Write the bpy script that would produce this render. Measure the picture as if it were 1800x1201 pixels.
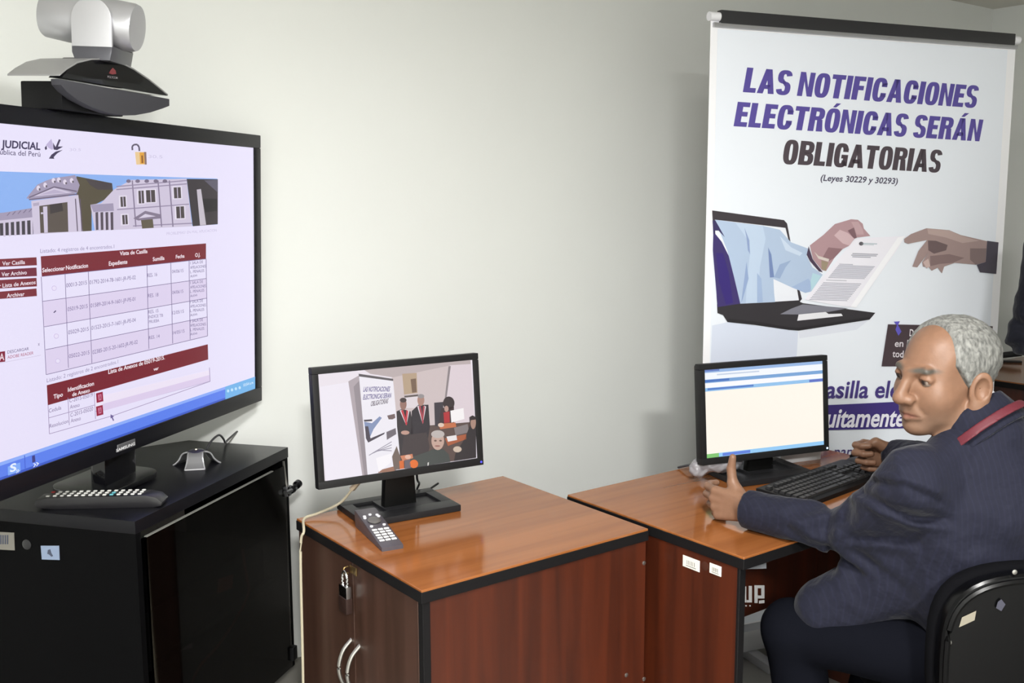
import bpy, bmesh, math
import numpy as np
from mathutils import Vector, Matrix
from mathutils.geometry import tessellate_polygon

for o in list(bpy.data.objects):
    bpy.data.objects.remove(o, do_unlink=True)
SC = bpy.context.scene
COL = SC.collection

# ------------------------------------------------------------------ camera
FPX = 1770.0
YAW, PITCH, ROLL, ZC = math.radians(53.17), math.radians(8.0), math.radians(-0.21), 1.55
_F = np.array([math.cos(YAW) * math.cos(PITCH), math.sin(YAW) * math.cos(PITCH), -math.sin(PITCH)])
_R0 = np.array([math.sin(YAW), -math.cos(YAW), 0.0])
_U0 = np.cross(_R0, _F)
_R = math.cos(ROLL) * _R0 + math.sin(ROLL) * _U0
_U = np.cross(_R, _F)
CO = np.array([0.0, 0.0, ZC])
cd = bpy.data.cameras.new('camera')
cd.sensor_fit = 'HORIZONTAL'
cd.sensor_width = 36.0
cd.lens = FPX / 1800.0 * 36.0
cd.clip_start = 0.05
cam = bpy.data.objects.new('camera', cd)
COL.objects.link(cam)
cam.matrix_world = Matrix(((_R[0], _U[0], -_F[0], 0), (_R[1], _U[1], -_F[1], 0), (_R[2], _U[2], -_F[2], ZC), (0, 0, 0, 1)))
SC.camera = cam

# ------------------------------------------------------------------ world, exposure
w = bpy.data.worlds.new('world')
SC.world = w
w.use_nodes = True
w.node_tree.nodes['Background'].inputs[0].default_value = (0.6, 0.62, 0.65, 1)
w.node_tree.nodes['Background'].inputs[1].default_value = 0.15
SC.view_settings.view_transform = 'Standard'
SC.view_settings.look = 'None'
SC.view_settings.gamma = 1.0
SC.view_settings.use_curve_mapping = False
SC.view_settings.exposure = 0.0

# ceiling panels of the room (x, y, watts): the light comes from these fixtures
LAMPS = [(-0.6, -1.5, 345.0), (0.75, 0.55, 72.0)]
ROOM = dict(x0=-1.8, x1=5.375, y0=-3.2, y1=2.90, h=2.545)


# ------------------------------------------------------------------ pixel -> place helpers (1800x1201 frame)
def ray(x, y):
    return _F + _R * ((x - 900) / FPX) - _U * ((y - 600.5) / FPX)


def onz(x, y, z):
    d = ray(x, y)
    return CO + d * ((z - ZC) / d[2])


def onp(x, y, P, n):
    d = ray(x, y)
    n = np.array(n, float)
    return CO + d * (((np.array(P) - CO) @ n) / (d @ n))


def ont(x, y, t):
    return CO + ray(x, y) * t


def V(p):
    return Vector((float(p[0]), float(p[1]), float(p[2])))


def lin(c):
    return tuple((v / 255 / 12.92) if v / 255 <= 0.04045 else ((v / 255 + 0.055) / 1.055) ** 2.4 for v in c)


# ------------------------------------------------------------------ materials
MATS = {}


def mat(name, rgb=(128, 128, 128), rough=0.5, metal=0.0, noise=0.0, nscale=40, bump=0.0, bscale=200, coat=0.0, emit=None, estr=1.0,
        spec=0.5, trans=0.0, ior=1.45):
    if name in MATS:
        return MATS[name]
    m = bpy.data.materials.new(name)
    m.use_nodes = True
    nt = m.node_tree
    b = nt.nodes['Principled BSDF']
    c = (*lin(rgb), 1)
    b.inputs['Base Color'].default_value = c
    b.inputs['Roughness'].default_value = rough
    b.inputs['Metallic'].default_value = metal
    b.inputs['Coat Weight'].default_value = coat
    b.inputs['Specular IOR Level'].default_value = spec
    b.inputs['Transmission Weight'].default_value = trans
    b.inputs['IOR'].default_value = ior
    tc = nt.nodes.new('ShaderNodeTexCoord')
    if noise:
        n = nt.nodes.new('ShaderNodeTexNoise')
        n.inputs['Scale'].default_value = nscale
        n.inputs['Detail'].default_value = 4
        nt.links.new(tc.outputs['Object'], n.inputs['Vector'])
        mx = nt.nodes.new('ShaderNodeMix')
        mx.data_type = 'RGBA'
        mx.inputs[6].default_value = tuple(v * (1 - noise) for v in c[:3]) + (1,)
        mx.inputs[7].default_value = tuple(min(1, v * (1 + noise)) for v in c[:3]) + (1,)
        nt.links.new(n.outputs['Fac'], mx.inputs[0])
        nt.links.new(mx.outputs[2], b.inputs['Base Color'])
    if bump:
        n2 = nt.nodes.new('ShaderNodeTexNoise')
        n2.inputs['Scale'].default_value = bscale
        n2.inputs['Detail'].default_value = 3
        nt.links.new(tc.outputs['Object'], n2.inputs['Vector'])
        bp = nt.nodes.new('ShaderNodeBump')
        bp.inputs['Strength'].default_value = bump
        bp.inputs['Distance'].default_value = 0.003
        nt.links.new(n2.outputs['Fac'], bp.inputs['Height'])
        nt.links.new(bp.outputs['Normal'], b.inputs['Normal'])
    if emit:
        b.inputs['Emission Color'].default_value = (*lin(emit), 1)
        b.inputs['Emission Strength'].default_value = estr
    MATS[name] = m
    return m


def wood(name, dark, light, axis, rough=0.28):
    """cherry laminate: streaks run along one local axis"""
    m = bpy.data.materials.new(name)
    m.use_nodes = True
    nt = m.node_tree
    b = nt.nodes['Principled BSDF']
    tc = nt.nodes.new('ShaderNodeTexCoord')
    mp = nt.nodes.new('ShaderNodeMapping')
    s = [26.0, 26.0, 26.0]
    s[axis] = 1.3
    mp.inputs['Scale'].default_value = s
    n = nt.nodes.new('ShaderNodeTexNoise')
    n.inputs['Scale'].default_value = 1.0
    n.inputs['Detail'].default_value = 3
    n.inputs['Distortion'].default_value = 0.6
    r = nt.nodes.new('ShaderNodeValToRGB')
    r.color_ramp.elements[0].position = 0.3
    r.color_ramp.elements[0].color = (*lin(dark), 1)
    r.color_ramp.elements[1].position = 0.72
    r.color_ramp.elements[1].color = (*lin(light), 1)
    nt.links.new(tc.outputs['Object'], mp.inputs[0])
    nt.links.new(mp.outputs[0], n.inputs['Vector'])
    nt.links.new(n.outputs['Fac'], r.inputs[0])
    nt.links.new(r.outputs[0], b.inputs['Base Color'])
    b.inputs['Roughness'].default_value = rough
    MATS[name] = m
    return m


def printmat(name, emissive=False, strength=1.0, rough=0.6):
    m = bpy.data.materials.new(name)
    m.use_nodes = True
    nt = m.node_tree
    b = nt.nodes['Principled BSDF']
    a = nt.nodes.new('ShaderNodeAttribute')
    a.attribute_name = 'ink'
    b.inputs['Roughness'].default_value = rough
    if emissive:
        b.inputs['Base Color'].default_value = (0.01, 0.01, 0.012, 1)
        nt.links.new(a.outputs['Color'], b.inputs['Emission Color'])
        b.inputs['Emission Strength'].default_value = strength
    else:
        nt.links.new(a.outputs['Color'], b.inputs['Base Color'])
    MATS[name] = m
    return m


# ------------------------------------------------------------------ mesh helpers
def put(name, me, m, parent=None, sharp=35):
    o = bpy.data.objects.new(name, me)
    COL.objects.link(o)
    if m is not None:
        me.materials.clear()
        me.materials.append(m)
    if parent is not None:
        o.parent = parent
    if sharp:
        me.shade_smooth()
        me.set_sharp_from_angle(angle=math.radians(sharp))
    return o


def thing(name, label, cat, M=None, group=None):
    o = bpy.data.objects.new(name, None)
    o.empty_display_size = 0.05
    COL.objects.link(o)
    if M is not None:
        o.matrix_world = M
    tag(o, label, cat, group)
    return o


def tag(o, label=None, cat=None, group=None, kind=None):
    if label:
        o['label'] = label
    if cat:
        o['category'] = cat
    if group:
        o['group'] = group
    if kind:
        o['kind'] = kind
    return o


def frame(o, x, z=(0, 0, 1)):
    """matrix with local x along x, local z as near z as may be"""
    x = Vector(x).normalized()
    z = Vector(z)
    y = z.cross(x).normalized()
    z = x.cross(y)
    return Matrix(((x[0], y[0], z[0], o[0]), (x[1], y[1], z[1], o[1]), (x[2], y[2], z[2], o[2]), (0, 0, 0, 1)))


def rotz(o, deg):
    return Matrix.Translation(V(o)) @ Matrix.Rotation(math.radians(deg), 4, 'Z')


class MB:
    def __init__(s):
        s.bm = bmesh.new()

    def _add(s, b, M=None):
        if M is not None:
            b.transform(M)
        me = bpy.data.meshes.new('tmp')
        b.to_mesh(me)
        b.free()
        s.bm.from_mesh(me)
        bpy.data.meshes.remove(me)
        return s

    def box(s, x0, x1, y0, y1, z0, z1, bev=0.0, seg=2, M=None):
        b = bmesh.new()
        bmesh.ops.create_cube(b, size=1)
        for v in b.verts:
            v.co = Vector(((x0 + x1) / 2 + v.co.x * (x1 - x0), (y0 + y1) / 2 + v.co.y * (y1 - y0), (z0 + z1) / 2 + v.co.z * (z1 - z0)))
        if bev:
            bmesh.ops.bevel(b, geom=list(b.edges), offset=bev, segments=seg, profile=0.7, affect='EDGES')
        return s._add(b, M)

    def prism(s, pts, d0, d1, plane='xz', bev=0.0, seg=2, M=None):
        """outline pts in a plane pulled along the third axis"""
        b = bmesh.new()

        def co(p, d):
            return {'xz': (p[0], d, p[1]), 'xy': (p[0], p[1], d), 'yz': (d, p[0], p[1])}[plane]
        a = [b.verts.new(co(p, d0)) for p in pts]
        c = [b.verts.new(co(p, d1)) for p in pts]
        n = len(pts)
        f0 = b.faces.new(a)
        f1 = b.faces.new(c[::-1])
        for i in range(n):
            b.faces.new((a[i], a[(i + 1) % n], c[(i + 1) % n], c[i]))
        bmesh.ops.recalc_face_normals(b, faces=list(b.faces))
        if bev:
            bmesh.ops.bevel(b, geom=list(f0.edges) + list(f1.edges), offset=bev, segments=seg, profile=0.6, affect='EDGES')
        return s._add(b, M)

    def lathe(s, prof, n=24, M=None, cap=True):
        b = bmesh.new()
        rings = []
        for r, z in prof:
            rings.append([b.verts.new((r * math.cos(2 * math.pi * i / n), r * math.sin(2 * math.pi * i / n), z)) for i in range(n)])
        for k in range(len(rings) - 1):
            for i in range(n):
                b.faces.new((rings[k][i], rings[k][(i + 1) % n], rings[k + 1][(i + 1) % n], rings[k + 1][i]))
        if cap:
            b.faces.new(rings[0][::-1])
            b.faces.new(rings[-1])
        bmesh.ops.recalc_face_normals(b, faces=list(b.faces))
        return s._add(b, M)

    def cyl(s, p0, p1, r0, r1=None, n=16):
        r1 = r0 if r1 is None else r1
        p0, p1 = V(p0), V(p1)
        d = p1 - p0
        q = Vector((0, 0, 1)).rotation_difference(d)
        return s.lathe([(r0, 0), (r1, d.length)], n, Matrix.Translation(p0) @ q.to_matrix().to_4x4())

    def tube(s, path, r, n=8, smooth=6, flat=1.0):
        pts = [V(p) for p in path]
        if smooth and len(pts) > 2:
            ext = [pts[0] * 2 - pts[1]] + pts + [pts[-1] * 2 - pts[-2]]
            out = []
            for i in range(1, len(ext) - 2):
                for k in range(smooth):
                    t = k / smooth
                    a, b_, c, d = ext[i - 1], ext[i], ext[i + 1], ext[i + 2]
                    out.append(0.5 * ((2 * b_) + (c - a) * t + (2 * a - 5 * b_ + 4 * c - d) * t * t + (3 * b_ - a - 3 * c + d) * t ** 3))
            out.append(pts[-1])
            pts = out
        b = bmesh.new()
        rings = []
        up = Vector((0, 0, 1))
        for i, p in enumerate(pts):
            d = (pts[min(i + 1, len(pts) - 1)] - pts[max(i - 1, 0)]).normalized()
            sd = d.cross(up)
            if sd.length < 0.05:
                sd = d.cross(Vector((1, 0, 0)))
            sd.normalize()
            u2 = sd.cross(d)
            rr = r[i * len(r) // len(pts)] if isinstance(r, (list, tuple)) else r
            rings.append([b.verts.new(p + sd * (rr * math.cos(2 * math.pi * k / n)) + u2 * (rr * flat * math.sin(2 * math.pi * k / n))) for k in range(n)])
        for k in range(len(rings) - 1):
            for i in range(n):
                b.faces.new((rings[k][i], rings[k][(i + 1) % n], rings[k + 1][(i + 1) % n], rings[k + 1][i]))
        b.faces.new(rings[0][::-1])
        b.faces.new(rings[-1])
        bmesh.ops.recalc_face_normals(b, faces=list(b.faces))
        return s._add(b)

    def quad(s, pts):
        s.bm.faces.new([s.bm.verts.new(p) for p in pts])
        return s

    def build(s, name, m, parent=None, sharp=35):
        me = bpy.data.meshes.new(name)
        s.bm.to_mesh(me)
        s.bm.free()
        return put(name, me, m, parent, sharp)


def rrect(w, h, r, n=5, cx=0.0, cz=0.0):
    out = []
    for sx, sz, a0 in ((1, 1, 0), (-1, 1, 90), (-1, -1, 180), (1, -1, 270)):
        for k in range(n + 1):
            a = math.radians(a0 + 90 * k / n)
            out.append((cx + sx * (w / 2 - r) + r * math.cos(a), cz + sz * (h / 2 - r) + r * math.sin(a)))
    return out


# ------------------------------------------------------------------ flat print (lettering, pictures on screens and the banner)
_TC = {}


def glyphs(text, bold, space=1.0):
    """text outline as triangles in em units; returns verts, tris, width, cap height"""
    key = (text, bold, space)
    if key in _TC:
        return _TC[key]

    def run(t):
        c = bpy.data.curves.new('t', 'FONT')
        c.body = t
        c.size = 1.0
        c.offset = bold
        c.space_character = space
        c.resolution_u = 3
        o = bpy.data.objects.new('t', c)
        COL.objects.link(o)
        dg = bpy.context.evaluated_depsgraph_get()
        me = bpy.data.meshes.new_from_object(o.evaluated_get(dg))
        vs = np.array([v.co[:2] for v in me.vertices]) if len(me.vertices) else np.zeros((0, 2))
        fs = [tuple(p.vertices) for p in me.polygons]
        bpy.data.objects.remove(o)
        bpy.data.curves.remove(c)
        bpy.data.meshes.remove(me)
        return vs, fs
    if ('H', bold) not in _TC:
        hv, _ = run('H')
        _TC[('H', bold)] = hv[:, 1].max()
    vs, fs = run(text)
    _TC[key] = (vs, fs, _TC[('H', bold)])
    return _TC[key]


def heavy(text):
    """broad condensed capitals drawn as strokes; same return as glyphs()"""
    vs, fs = [], []
    T, H = .235, .19

    def quad(*p):
        i = len(vs)
        vs.extend(p)
        fs.append(tuple(range(i, i + len(p))))

    def rect(x0, y0, x1, y1):
        quad((x0, y0), (x1, y0), (x1, y1), (x0, y1))

    def band(out, inn, closed=True):
        n = len(out)
        for k in range(n if closed else n - 1):
            a, b = k, (k + 1) % n
            quad(inn[a], out[a], out[b], inn[b])

    def arc(cx, cy, rx, ry, a0, a1, tx, ty, e=2.6, n=16):
        o, i_ = [], []
        for k in range(n + 1):
            a = math.radians(a0 + (a1 - a0) * k / n)
            c, s_ = math.cos(a), math.sin(a)
            c, s_ = math.copysign(abs(c) ** (2 / e), c), math.copysign(abs(s_) ** (2 / e), s_)
            o.append((cx + rx * c, cy + ry * s_))
            i_.append((cx + (rx - tx) * c, cy + (ry - ty) * s_))
        return o, i_
    x = 0.0
    for ch in text:
        if ch == ' ':
            x += .24
            continue
        w = .58
        base = {'Ó': 'O', 'Á': 'A'}.get(ch, ch)
        if base == 'L':
            w = .46
            rect(x, 0, x + T, 1)
            rect(x + T, 0, x + w, H)
        elif base == 'I':
            w = T
            rect(x, 0, x + T, 1)
        elif base == 'T':
            w = .54
            rect(x, 1 - H, x + w, 1)
            rect(x + w / 2 - T / 2, 0, x + w / 2 + T / 2, 1 - H)
        elif base in 'EF':
            w = .48
            rect(x, 0, x + T, 1)
            rect(x + T, 1 - H, x + w, 1)
            rect(x + T, .42, x + w - .04, .42 + H)
            if base == 'E':
                rect(x + T, 0, x + w, H)
        elif base == 'A':
            w = .64
            quad((x, 0), (x + .225, 0), (x + .40, 1), (x + .20, 1))
            quad((x + w - .225, 0), (x + w, 0), (x + w - .20, 1), (x + w - .40, 1))
            rect(x + .17, .19, x + w - .17, .36)
        elif base == 'N':
            rect(x, 0, x + .2, 1)
            rect(x + w - .2, 0, x + w, 1)
            quad((x + .2, .62), (x + w - .2, 0), (x + w - .2, .38), (x + .2, 1))
        elif base in 'OCG':
            o, i_ = arc(x + w / 2, .5, w / 2, .515, 0, 360, T - .005, .175, 2.8, 40)
            if base == 'O':
                band(o[:-1], i_[:-1])
            else:
                k0 = 3 if base == 'C' else 4
                band(o[k0 - 1:41 - k0 + 1], i_[k0 - 1:41 - k0 + 1], False)
                if base == 'G':
                    rect(x + w * .52, .37, x + w, .53)
                    rect(x + w - .2, .05, x + w, .45)
                    rect(x + w - T, .65, x + w - .01, .80)
                else:
                    rect(x + w - T, .63, x + w - .01, .80)
                    rect(x + w - T, .20, x + w - .01, .37)
        elif base == 'S':
            w = .54
            o, i_ = arc(x + w / 2, .735, w / 2, .28, 8, 270, T - .02, .165, 2.5, 24)
            band(o, i_, False)
            o, i_ = arc(x + w / 2, .265, w / 2, .28, 90, -172, T - .02, .165, 2.5, 24)
            band(i_, o, False)
            quad((x + w * .42, .435), (x + w * .62, .40), (x + w * .58, .565), (x + w * .38, .60))
        elif base in 'RB':
            rect(x, 0, x + T, 1)
            o, i_ = arc(x + w - .27, .735, .27, .265, 90, -90, .215, .165, 2.6, 14)
            band(i_, o, False)
            rect(x + T, 1 - .165, x + w - .27, 1)
            rect(x + T, .47, x + w - .27, .47 + .165)
            if base == 'R':
                quad((x + w - .25, 0), (x + w + .01, 0), (x + w - .06, .50), (x + w - .27, .50))
            else:
                o, i_ = arc(x + w - .27, .27, .285, .27, 90, -90, .22, .165, 2.6, 14)
                band(i_, o, False)
                rect(x + T, 0, x + w - .27, .165)
                rect(x + T, .40, x + w - .27, .54)
        if ch in 'ÓÁ':
            quad((x + w * .36, 1.06), (x + w * .58, 1.06), (x + w * .88, 1.24), (x + w * .56, 1.24))
        x += w + .055
    return np.array(vs), fs, 1.0


class Print:
    """coloured flat shapes lying on a plane; coordinates are given in photo pixels and carried onto the plane"""

    def __init__(s, p0, ax, ay, n, step=0.00025):
        s.p0, s.ax, s.ay, s.n = (np.array(q, float) for q in (p0, ax, ay, n))
        s.v, s.f, s.c, s.step, s.z = [], [], [], step, 1

    def to(s, x, y):
        q = onp(x, y, s.p0, s.n) - s.p0
        return np.array([q @ s.ax, q @ s.ay])

    def raw(s, pts2, tris, rgb, layer):
        i0 = len(s.v)
        col = (*lin(rgb), 1.0)
        for a, b in pts2:
            s.v.append((a, b, layer * s.step))
            s.c.append(col)
        s.f += [tuple(i0 + i for i in t) for t in tris]

    def poly(s, pts, rgb, layer=None, zm=None):
        if layer is None:
            s.z += 1
            layer = s.z
        p2 = [s.to(*(zm(*p) if zm else p)) for p in pts]
        tr = tessellate_polygon([[Vector((p[0], p[1], 0)) for p in p2]])
        fixed = []
        for t in tr:
            a, b, c = (p2[i] for i in t)
            ar = (b[0] - a[0]) * (c[1] - a[1]) - (b[1] - a[1]) * (c[0] - a[0])
            fixed.append(t if ar > 0 else (t[0], t[2], t[1]))
        s.raw(p2, fixed, rgb, layer)

    def ell(s, cx, cy, rx, ry, rgb, layer=None, zm=None, n=20):
        s.poly([(cx + rx * math.cos(2 * math.pi * i / n), cy + ry * math.sin(2 * math.pi * i / n)) for i in range(n)], rgb, layer, zm)

    def line(s, a, b, wd, rgb, layer=None, zm=None):
        a, b = np.array(a, float), np.array(b, float)
        d = b - a
        nn = np.array([-d[1], d[0]]) / np.linalg.norm(d) * wd / 2
        s.poly([a + nn, b + nn, b - nn, a - nn], rgb, layer, zm)

    def text(s, t, p0, p1, ptop, rgb, bold=0.0, layer=None, zm=None, pre='', big=False):
        """t runs along the baseline p0-p1; ptop is the top of a capital standing at p0; pre is lettering before p0"""
        if layer is None:
            s.z += 1
            layer = s.z
        a, b, c = (s.to(*(zm(*q) if zm else q)) for q in (p0, p1, ptop))
        vs, fs, cap = heavy(t) if big else glyphs(t, bold)
        x0, x1 = vs[:, 0].min(), vs[:, 0].max()
        if pre:
            va, fs, cap = glyphs(pre + t, bold)
            x1n = va[:, 0].max()
            x0 = x1n - (x1 - x0)
            x1, vs = x1n, va
        ex = (b - a) / (x1 - x0)
        ey = (c - a) / cap
        s.raw([a + ex * (q[0] - x0) + ey * q[1] for q in vs], fs, rgb, layer)

    def build(s, name, m, parent):
        """local frame: parent's own; verts in world are converted"""
        W = [s.p0 + s.ax * a + s.ay * b - s.n * c for a, b, c in s.v]
        Mi = parent_inv(parent)
        me = bpy.data.meshes.new(name)
        me.from_pydata([tuple(Mi @ V(p)) for p in W], [], s.f)
        at = me.color_attributes.new('ink', 'FLOAT_COLOR', 'POINT')
        at.data.foreach_set('color', np.array(s.c, np.float32).ravel())
        return put(name, me, m, parent, 0)


def parent_inv(p):
    M = Matrix()
    while p is not None:
        M = p.matrix_basis @ M
        p = p.parent
    return M.inverted()


def zoom(ox, oy, s):
    return lambda x, y: (ox + x / s, oy + y / s)


# ------------------------------------------------------------------ rounded solids from distance fields (people, soft things)
def smin(a, b, k):
    h = np.clip(0.5 + 0.5 * (b - a) / k, 0, 1)
    return b + (a - b) * h - k * h * (1 - h)


def rc(a, b, ra, rb):
    """tapered limb from a to b"""
    a, b = np.array(a, np.float32), np.array(b, np.float32)
    ba = b - a
    L2 = float(ba @ ba) + 1e-12

    def f(P):
        q = P - a
        t = np.clip(q @ ba / L2, 0, 1)
        return np.linalg.norm(q - t[:, None] * ba, axis=1) - (ra + (rb - ra) * t)
    return f, (a + b) / 2, math.sqrt(L2) / 2 + max(ra, rb)


def el(c, r, M=None):
    """ellipsoid; M rows are its local axes in the world"""
    c = np.array(c, np.float32)
    r = np.array(r, np.float32)
    A = None if M is None else np.array(M, np.float32)

    def f(P):
        q = P - c
        if A is not None:
            q = q @ A.T
        k0 = np.linalg.norm(q / r, axis=1)
        k1 = np.linalg.norm(q / (r * r), axis=1) + 1e-9
        return k0 * (k0 - 1) / k1
    return f, c, float(r.max())


def slab(M, lo, hi):
    """box in the frame M (4x4)"""
    Mi = np.array(M.inverted(), np.float32)
    c, e = (np.array(lo) + np.array(hi)) / 2, (np.array(hi) - np.array(lo)) / 2

    def f(P):
        q = np.abs(P @ Mi[:3, :3].T + Mi[:3, 3] - c.astype(np.float32)) - e.astype(np.float32)
        return np.linalg.norm(np.maximum(q, 0), axis=1) + np.minimum(q.max(1), 0)
    return f, np.array(M @ V(c)), float(np.linalg.norm(e))


def hoop(c, ax, back, rad0, rad1, h0, h1, th, lean=0.0):
    """upright band around an axis: radius rad0 at height h0 to rad1 at h1; lean lifts it towards back"""
    c, ax, back = (np.array(q, np.float32) for q in (c, ax, back))

    def f(P):
        q = P - c
        t = q @ ax
        rho = np.linalg.norm(q - t[:, None] * ax, axis=1)
        t = t - lean * (q @ back)
        k = np.clip((t - h0) / (h1 - h0), 0, 1)
        return np.maximum(np.abs(rho - (rad0 + (rad1 - rad0) * k)) - th, np.abs(t - (h0 + h1) / 2) - (h1 - h0) / 2)
    return f, c, max(rad0, rad1) + h1 + .05


def half(p, n):
    """the half-space on the side n points to is kept empty"""
    p, n = np.array(p, np.float32), np.array(n, np.float32)
    n = n / np.linalg.norm(n)
    return (lambda P: (P - p) @ n), p, 1e9


def field(ops, P, sel=None):
    d = np.full(len(P), 10.0, np.float32)
    for i, (op, pr, k) in enumerate(ops):
        if sel is not None and not sel[i]:
            continue
        v = pr[0](P) if op != 'f' else None
        if op == '+':
            d = smin(d, v, k) if k else np.minimum(d, v)
        elif op == '-':
            d = -smin(-d, v, k) if k else np.maximum(d, -v)
        elif op == '&':
            d = -smin(-d, -v, k) if k else np.maximum(d, v)
        elif op == 'f':
            d = d + pr(P)
    return d


def solid(ops, lo, hi, h):
    """surface-nets mesh of a distance field; returns verts, quads"""
    lo = np.array(lo, np.float32)
    nb = [int(math.ceil((b - a) / h / 16)) for a, b in zip(lo, hi)]
    N = [16 * n for n in nb]
    val = np.empty(N, np.float32)
    g = np.stack(np.meshgrid(*[np.arange(n) for n in nb], indexing='ij'), -1).reshape(-1, 3)
    cen = lo + (g * 16 + 7.5).astype(np.float32) * h
    dc = field(ops, cen)
    R = 16 * h * 0.9
    loc = np.stack(np.meshgrid(*[np.arange(16)] * 3, indexing='ij'), -1).reshape(-1, 3).astype(np.float32) * h
    for (i, j, k), c, d in zip(g, cen, dc):
        sl = (slice(16 * i, 16 * i + 16), slice(16 * j, 16 * j + 16), slice(16 * k, 16 * k + 16))
        if abs(d) > R + 0.03:
            val[sl] = d
            continue
        sel = [op in 'f&' or np.linalg.norm(c - pr[1]) < pr[2] + R + kk + 0.01 for op, pr, kk in [(o, p if o != 'f' else (0, 0, 0), q) for o, p, q in ops]]
        val[sl] = field(ops, lo + np.array([16 * i, 16 * j, 16 * k], np.float32) * h + loc, sel).reshape(16, 16, 16)
    ins = val < 0
    c8 = np.zeros([n - 1 for n in N], np.uint8)
    S = [(slice(0, -1), slice(1, None))[b] for b in (0, 1)]
    for a in (0, 1):
        for b in (0, 1):
            for c in (0, 1):
                c8 += ins[S[a], S[b], S[c]]
    cells = np.argwhere((c8 > 0) & (c8 < 8))
    idx = np.full(c8.shape, -1, np.int32)
    idx[tuple(cells.T)] = np.arange(len(cells))
    acc = np.zeros((len(cells), 3), np.float32)
    cnt = np.zeros(len(cells), np.float32)
    cor = [(a, b, c) for a in (0, 1) for b in (0, 1) for c in (0, 1)]
    cv = {q: val[cells[:, 0] + q[0], cells[:, 1] + q[1], cells[:, 2] + q[2]] for q in cor}
    for q in cor:
        for ax in range(3):
            if q[ax] == 0:
                r = list(q)
                r[ax] = 1
                r = tuple(r)
                a, b = cv[q], cv[r]
                m = (a < 0) != (b < 0)
                t = np.where(m, a / (a - b + 1e-12), 0)
                p = np.array(q, np.float32)[None, :].repeat(len(cells), 0)
                p[:, ax] += t
                acc += p * m[:, None]
                cnt += m
    verts = lo + (cells + acc / cnt[:, None]) * h
    faces = []
    for ax in range(3):
        s0, s1 = [slice(None)] * 3, [slice(None)] * 3
        s0[ax], s1[ax] = slice(0, -1), slice(1, None)
        e = np.argwhere(ins[tuple(s0)] != ins[tuple(s1)])
        u, v = [(1, 2), (2, 0), (0, 1)][ax]
        ok = (e[:, u] > 0) & (e[:, v] > 0) & (e[:, u] < N[u] - 1) & (e[:, v] < N[v] - 1)
        e = e[ok]

        def at(du, dv):
            q = e.copy()
            q[:, u] -= du
            q[:, v] -= dv
            return idx[tuple(q.T)]
        fq = np.stack([at(1, 1), at(0, 1), at(0, 0), at(1, 0)], 1)
        neg = ~ins[tuple(e.T)]
        fq[neg] = fq[neg][:, ::-1]
        faces.append(fq)
    faces = np.concatenate(faces)
    faces = faces[(faces >= 0).all(1)]
    return verts, faces


def solid_obj(name, ops, lo, hi, h, m, parent=None, cols=None, relax=1):
    v, f = solid(ops, lo, hi, h)
    Mi = np.array(parent_inv(parent)) if parent is not None else np.eye(4)
    vl = v @ Mi[:3, :3].T + Mi[:3, 3]
    me = bpy.data.meshes.new(name)
    me.vertices.add(len(v))
    me.vertices.foreach_set('co', vl.astype(np.float32).ravel())
    me.loops.add(len(f) * 4)
    me.loops.foreach_set('vertex_index', f.astype(np.int32).ravel())
    me.polygons.add(len(f))
    me.polygons.foreach_set('loop_start', np.arange(0, len(f) * 4, 4, dtype=np.int32))
    me.update(calc_edges=True)
    me.validate()
    if cols is not None:
        at = me.color_attributes.new('ink', 'FLOAT_COLOR', 'POINT')
        c = np.ones((len(v), 4), np.float32)
        c[:, :3] = cols(v)
        at.data.foreach_set('color', c.ravel())
    o = put(name, me, m, parent, 0)
    me.shade_smooth()
    return o


# ================================================================== the room
M_wall = mat('wall_paint', (223, 225, 222), 0.7, noise=0.02, nscale=3, bump=0.05, bscale=120)
M_ceil = mat('ceiling_paint', (214, 212, 204), 0.8)
M_floor = mat('floor_tile', (134, 132, 128), 0.35, noise=0.06, nscale=8)
X0, X1, Y0, Y1, HH = ROOM['x0'], ROOM['x1'], ROOM['y0'], ROOM['y1'], ROOM['h']


def struct(name, mb, m):
    return tag(mb.build(name, m), kind='structure')


struct('floor', MB().box(X0 - .1, X1 + .1, Y0 - .1, Y1 + .1, -.1, 0), M_floor)
struct('ceiling', MB().box(X0 - .1, X1 + .1, Y0 - .1, Y1 + .1, HH, HH + .1), M_ceil)
struct('wall_back', MB().box(X0 - .1, X1 + .1, Y1, Y1 + .1, 0, HH), M_wall)
struct('wall_right', MB().box(X1, X1 + .1, Y0, Y1, 0, HH), M_wall)
struct('wall_left', MB().box(X0 - .1, X0, Y0, Y1, 0, HH), M_wall)
struct('wall_front', MB().box(X0 - .1, X1 + .1, Y0 - .1, Y0, 0, HH), M_wall)
struct('baseboard_back', MB().box(X0, X1, Y1 - .012, Y1, 0, .08, .002), mat('baseboard_grey', (120, 118, 112), .5))

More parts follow.
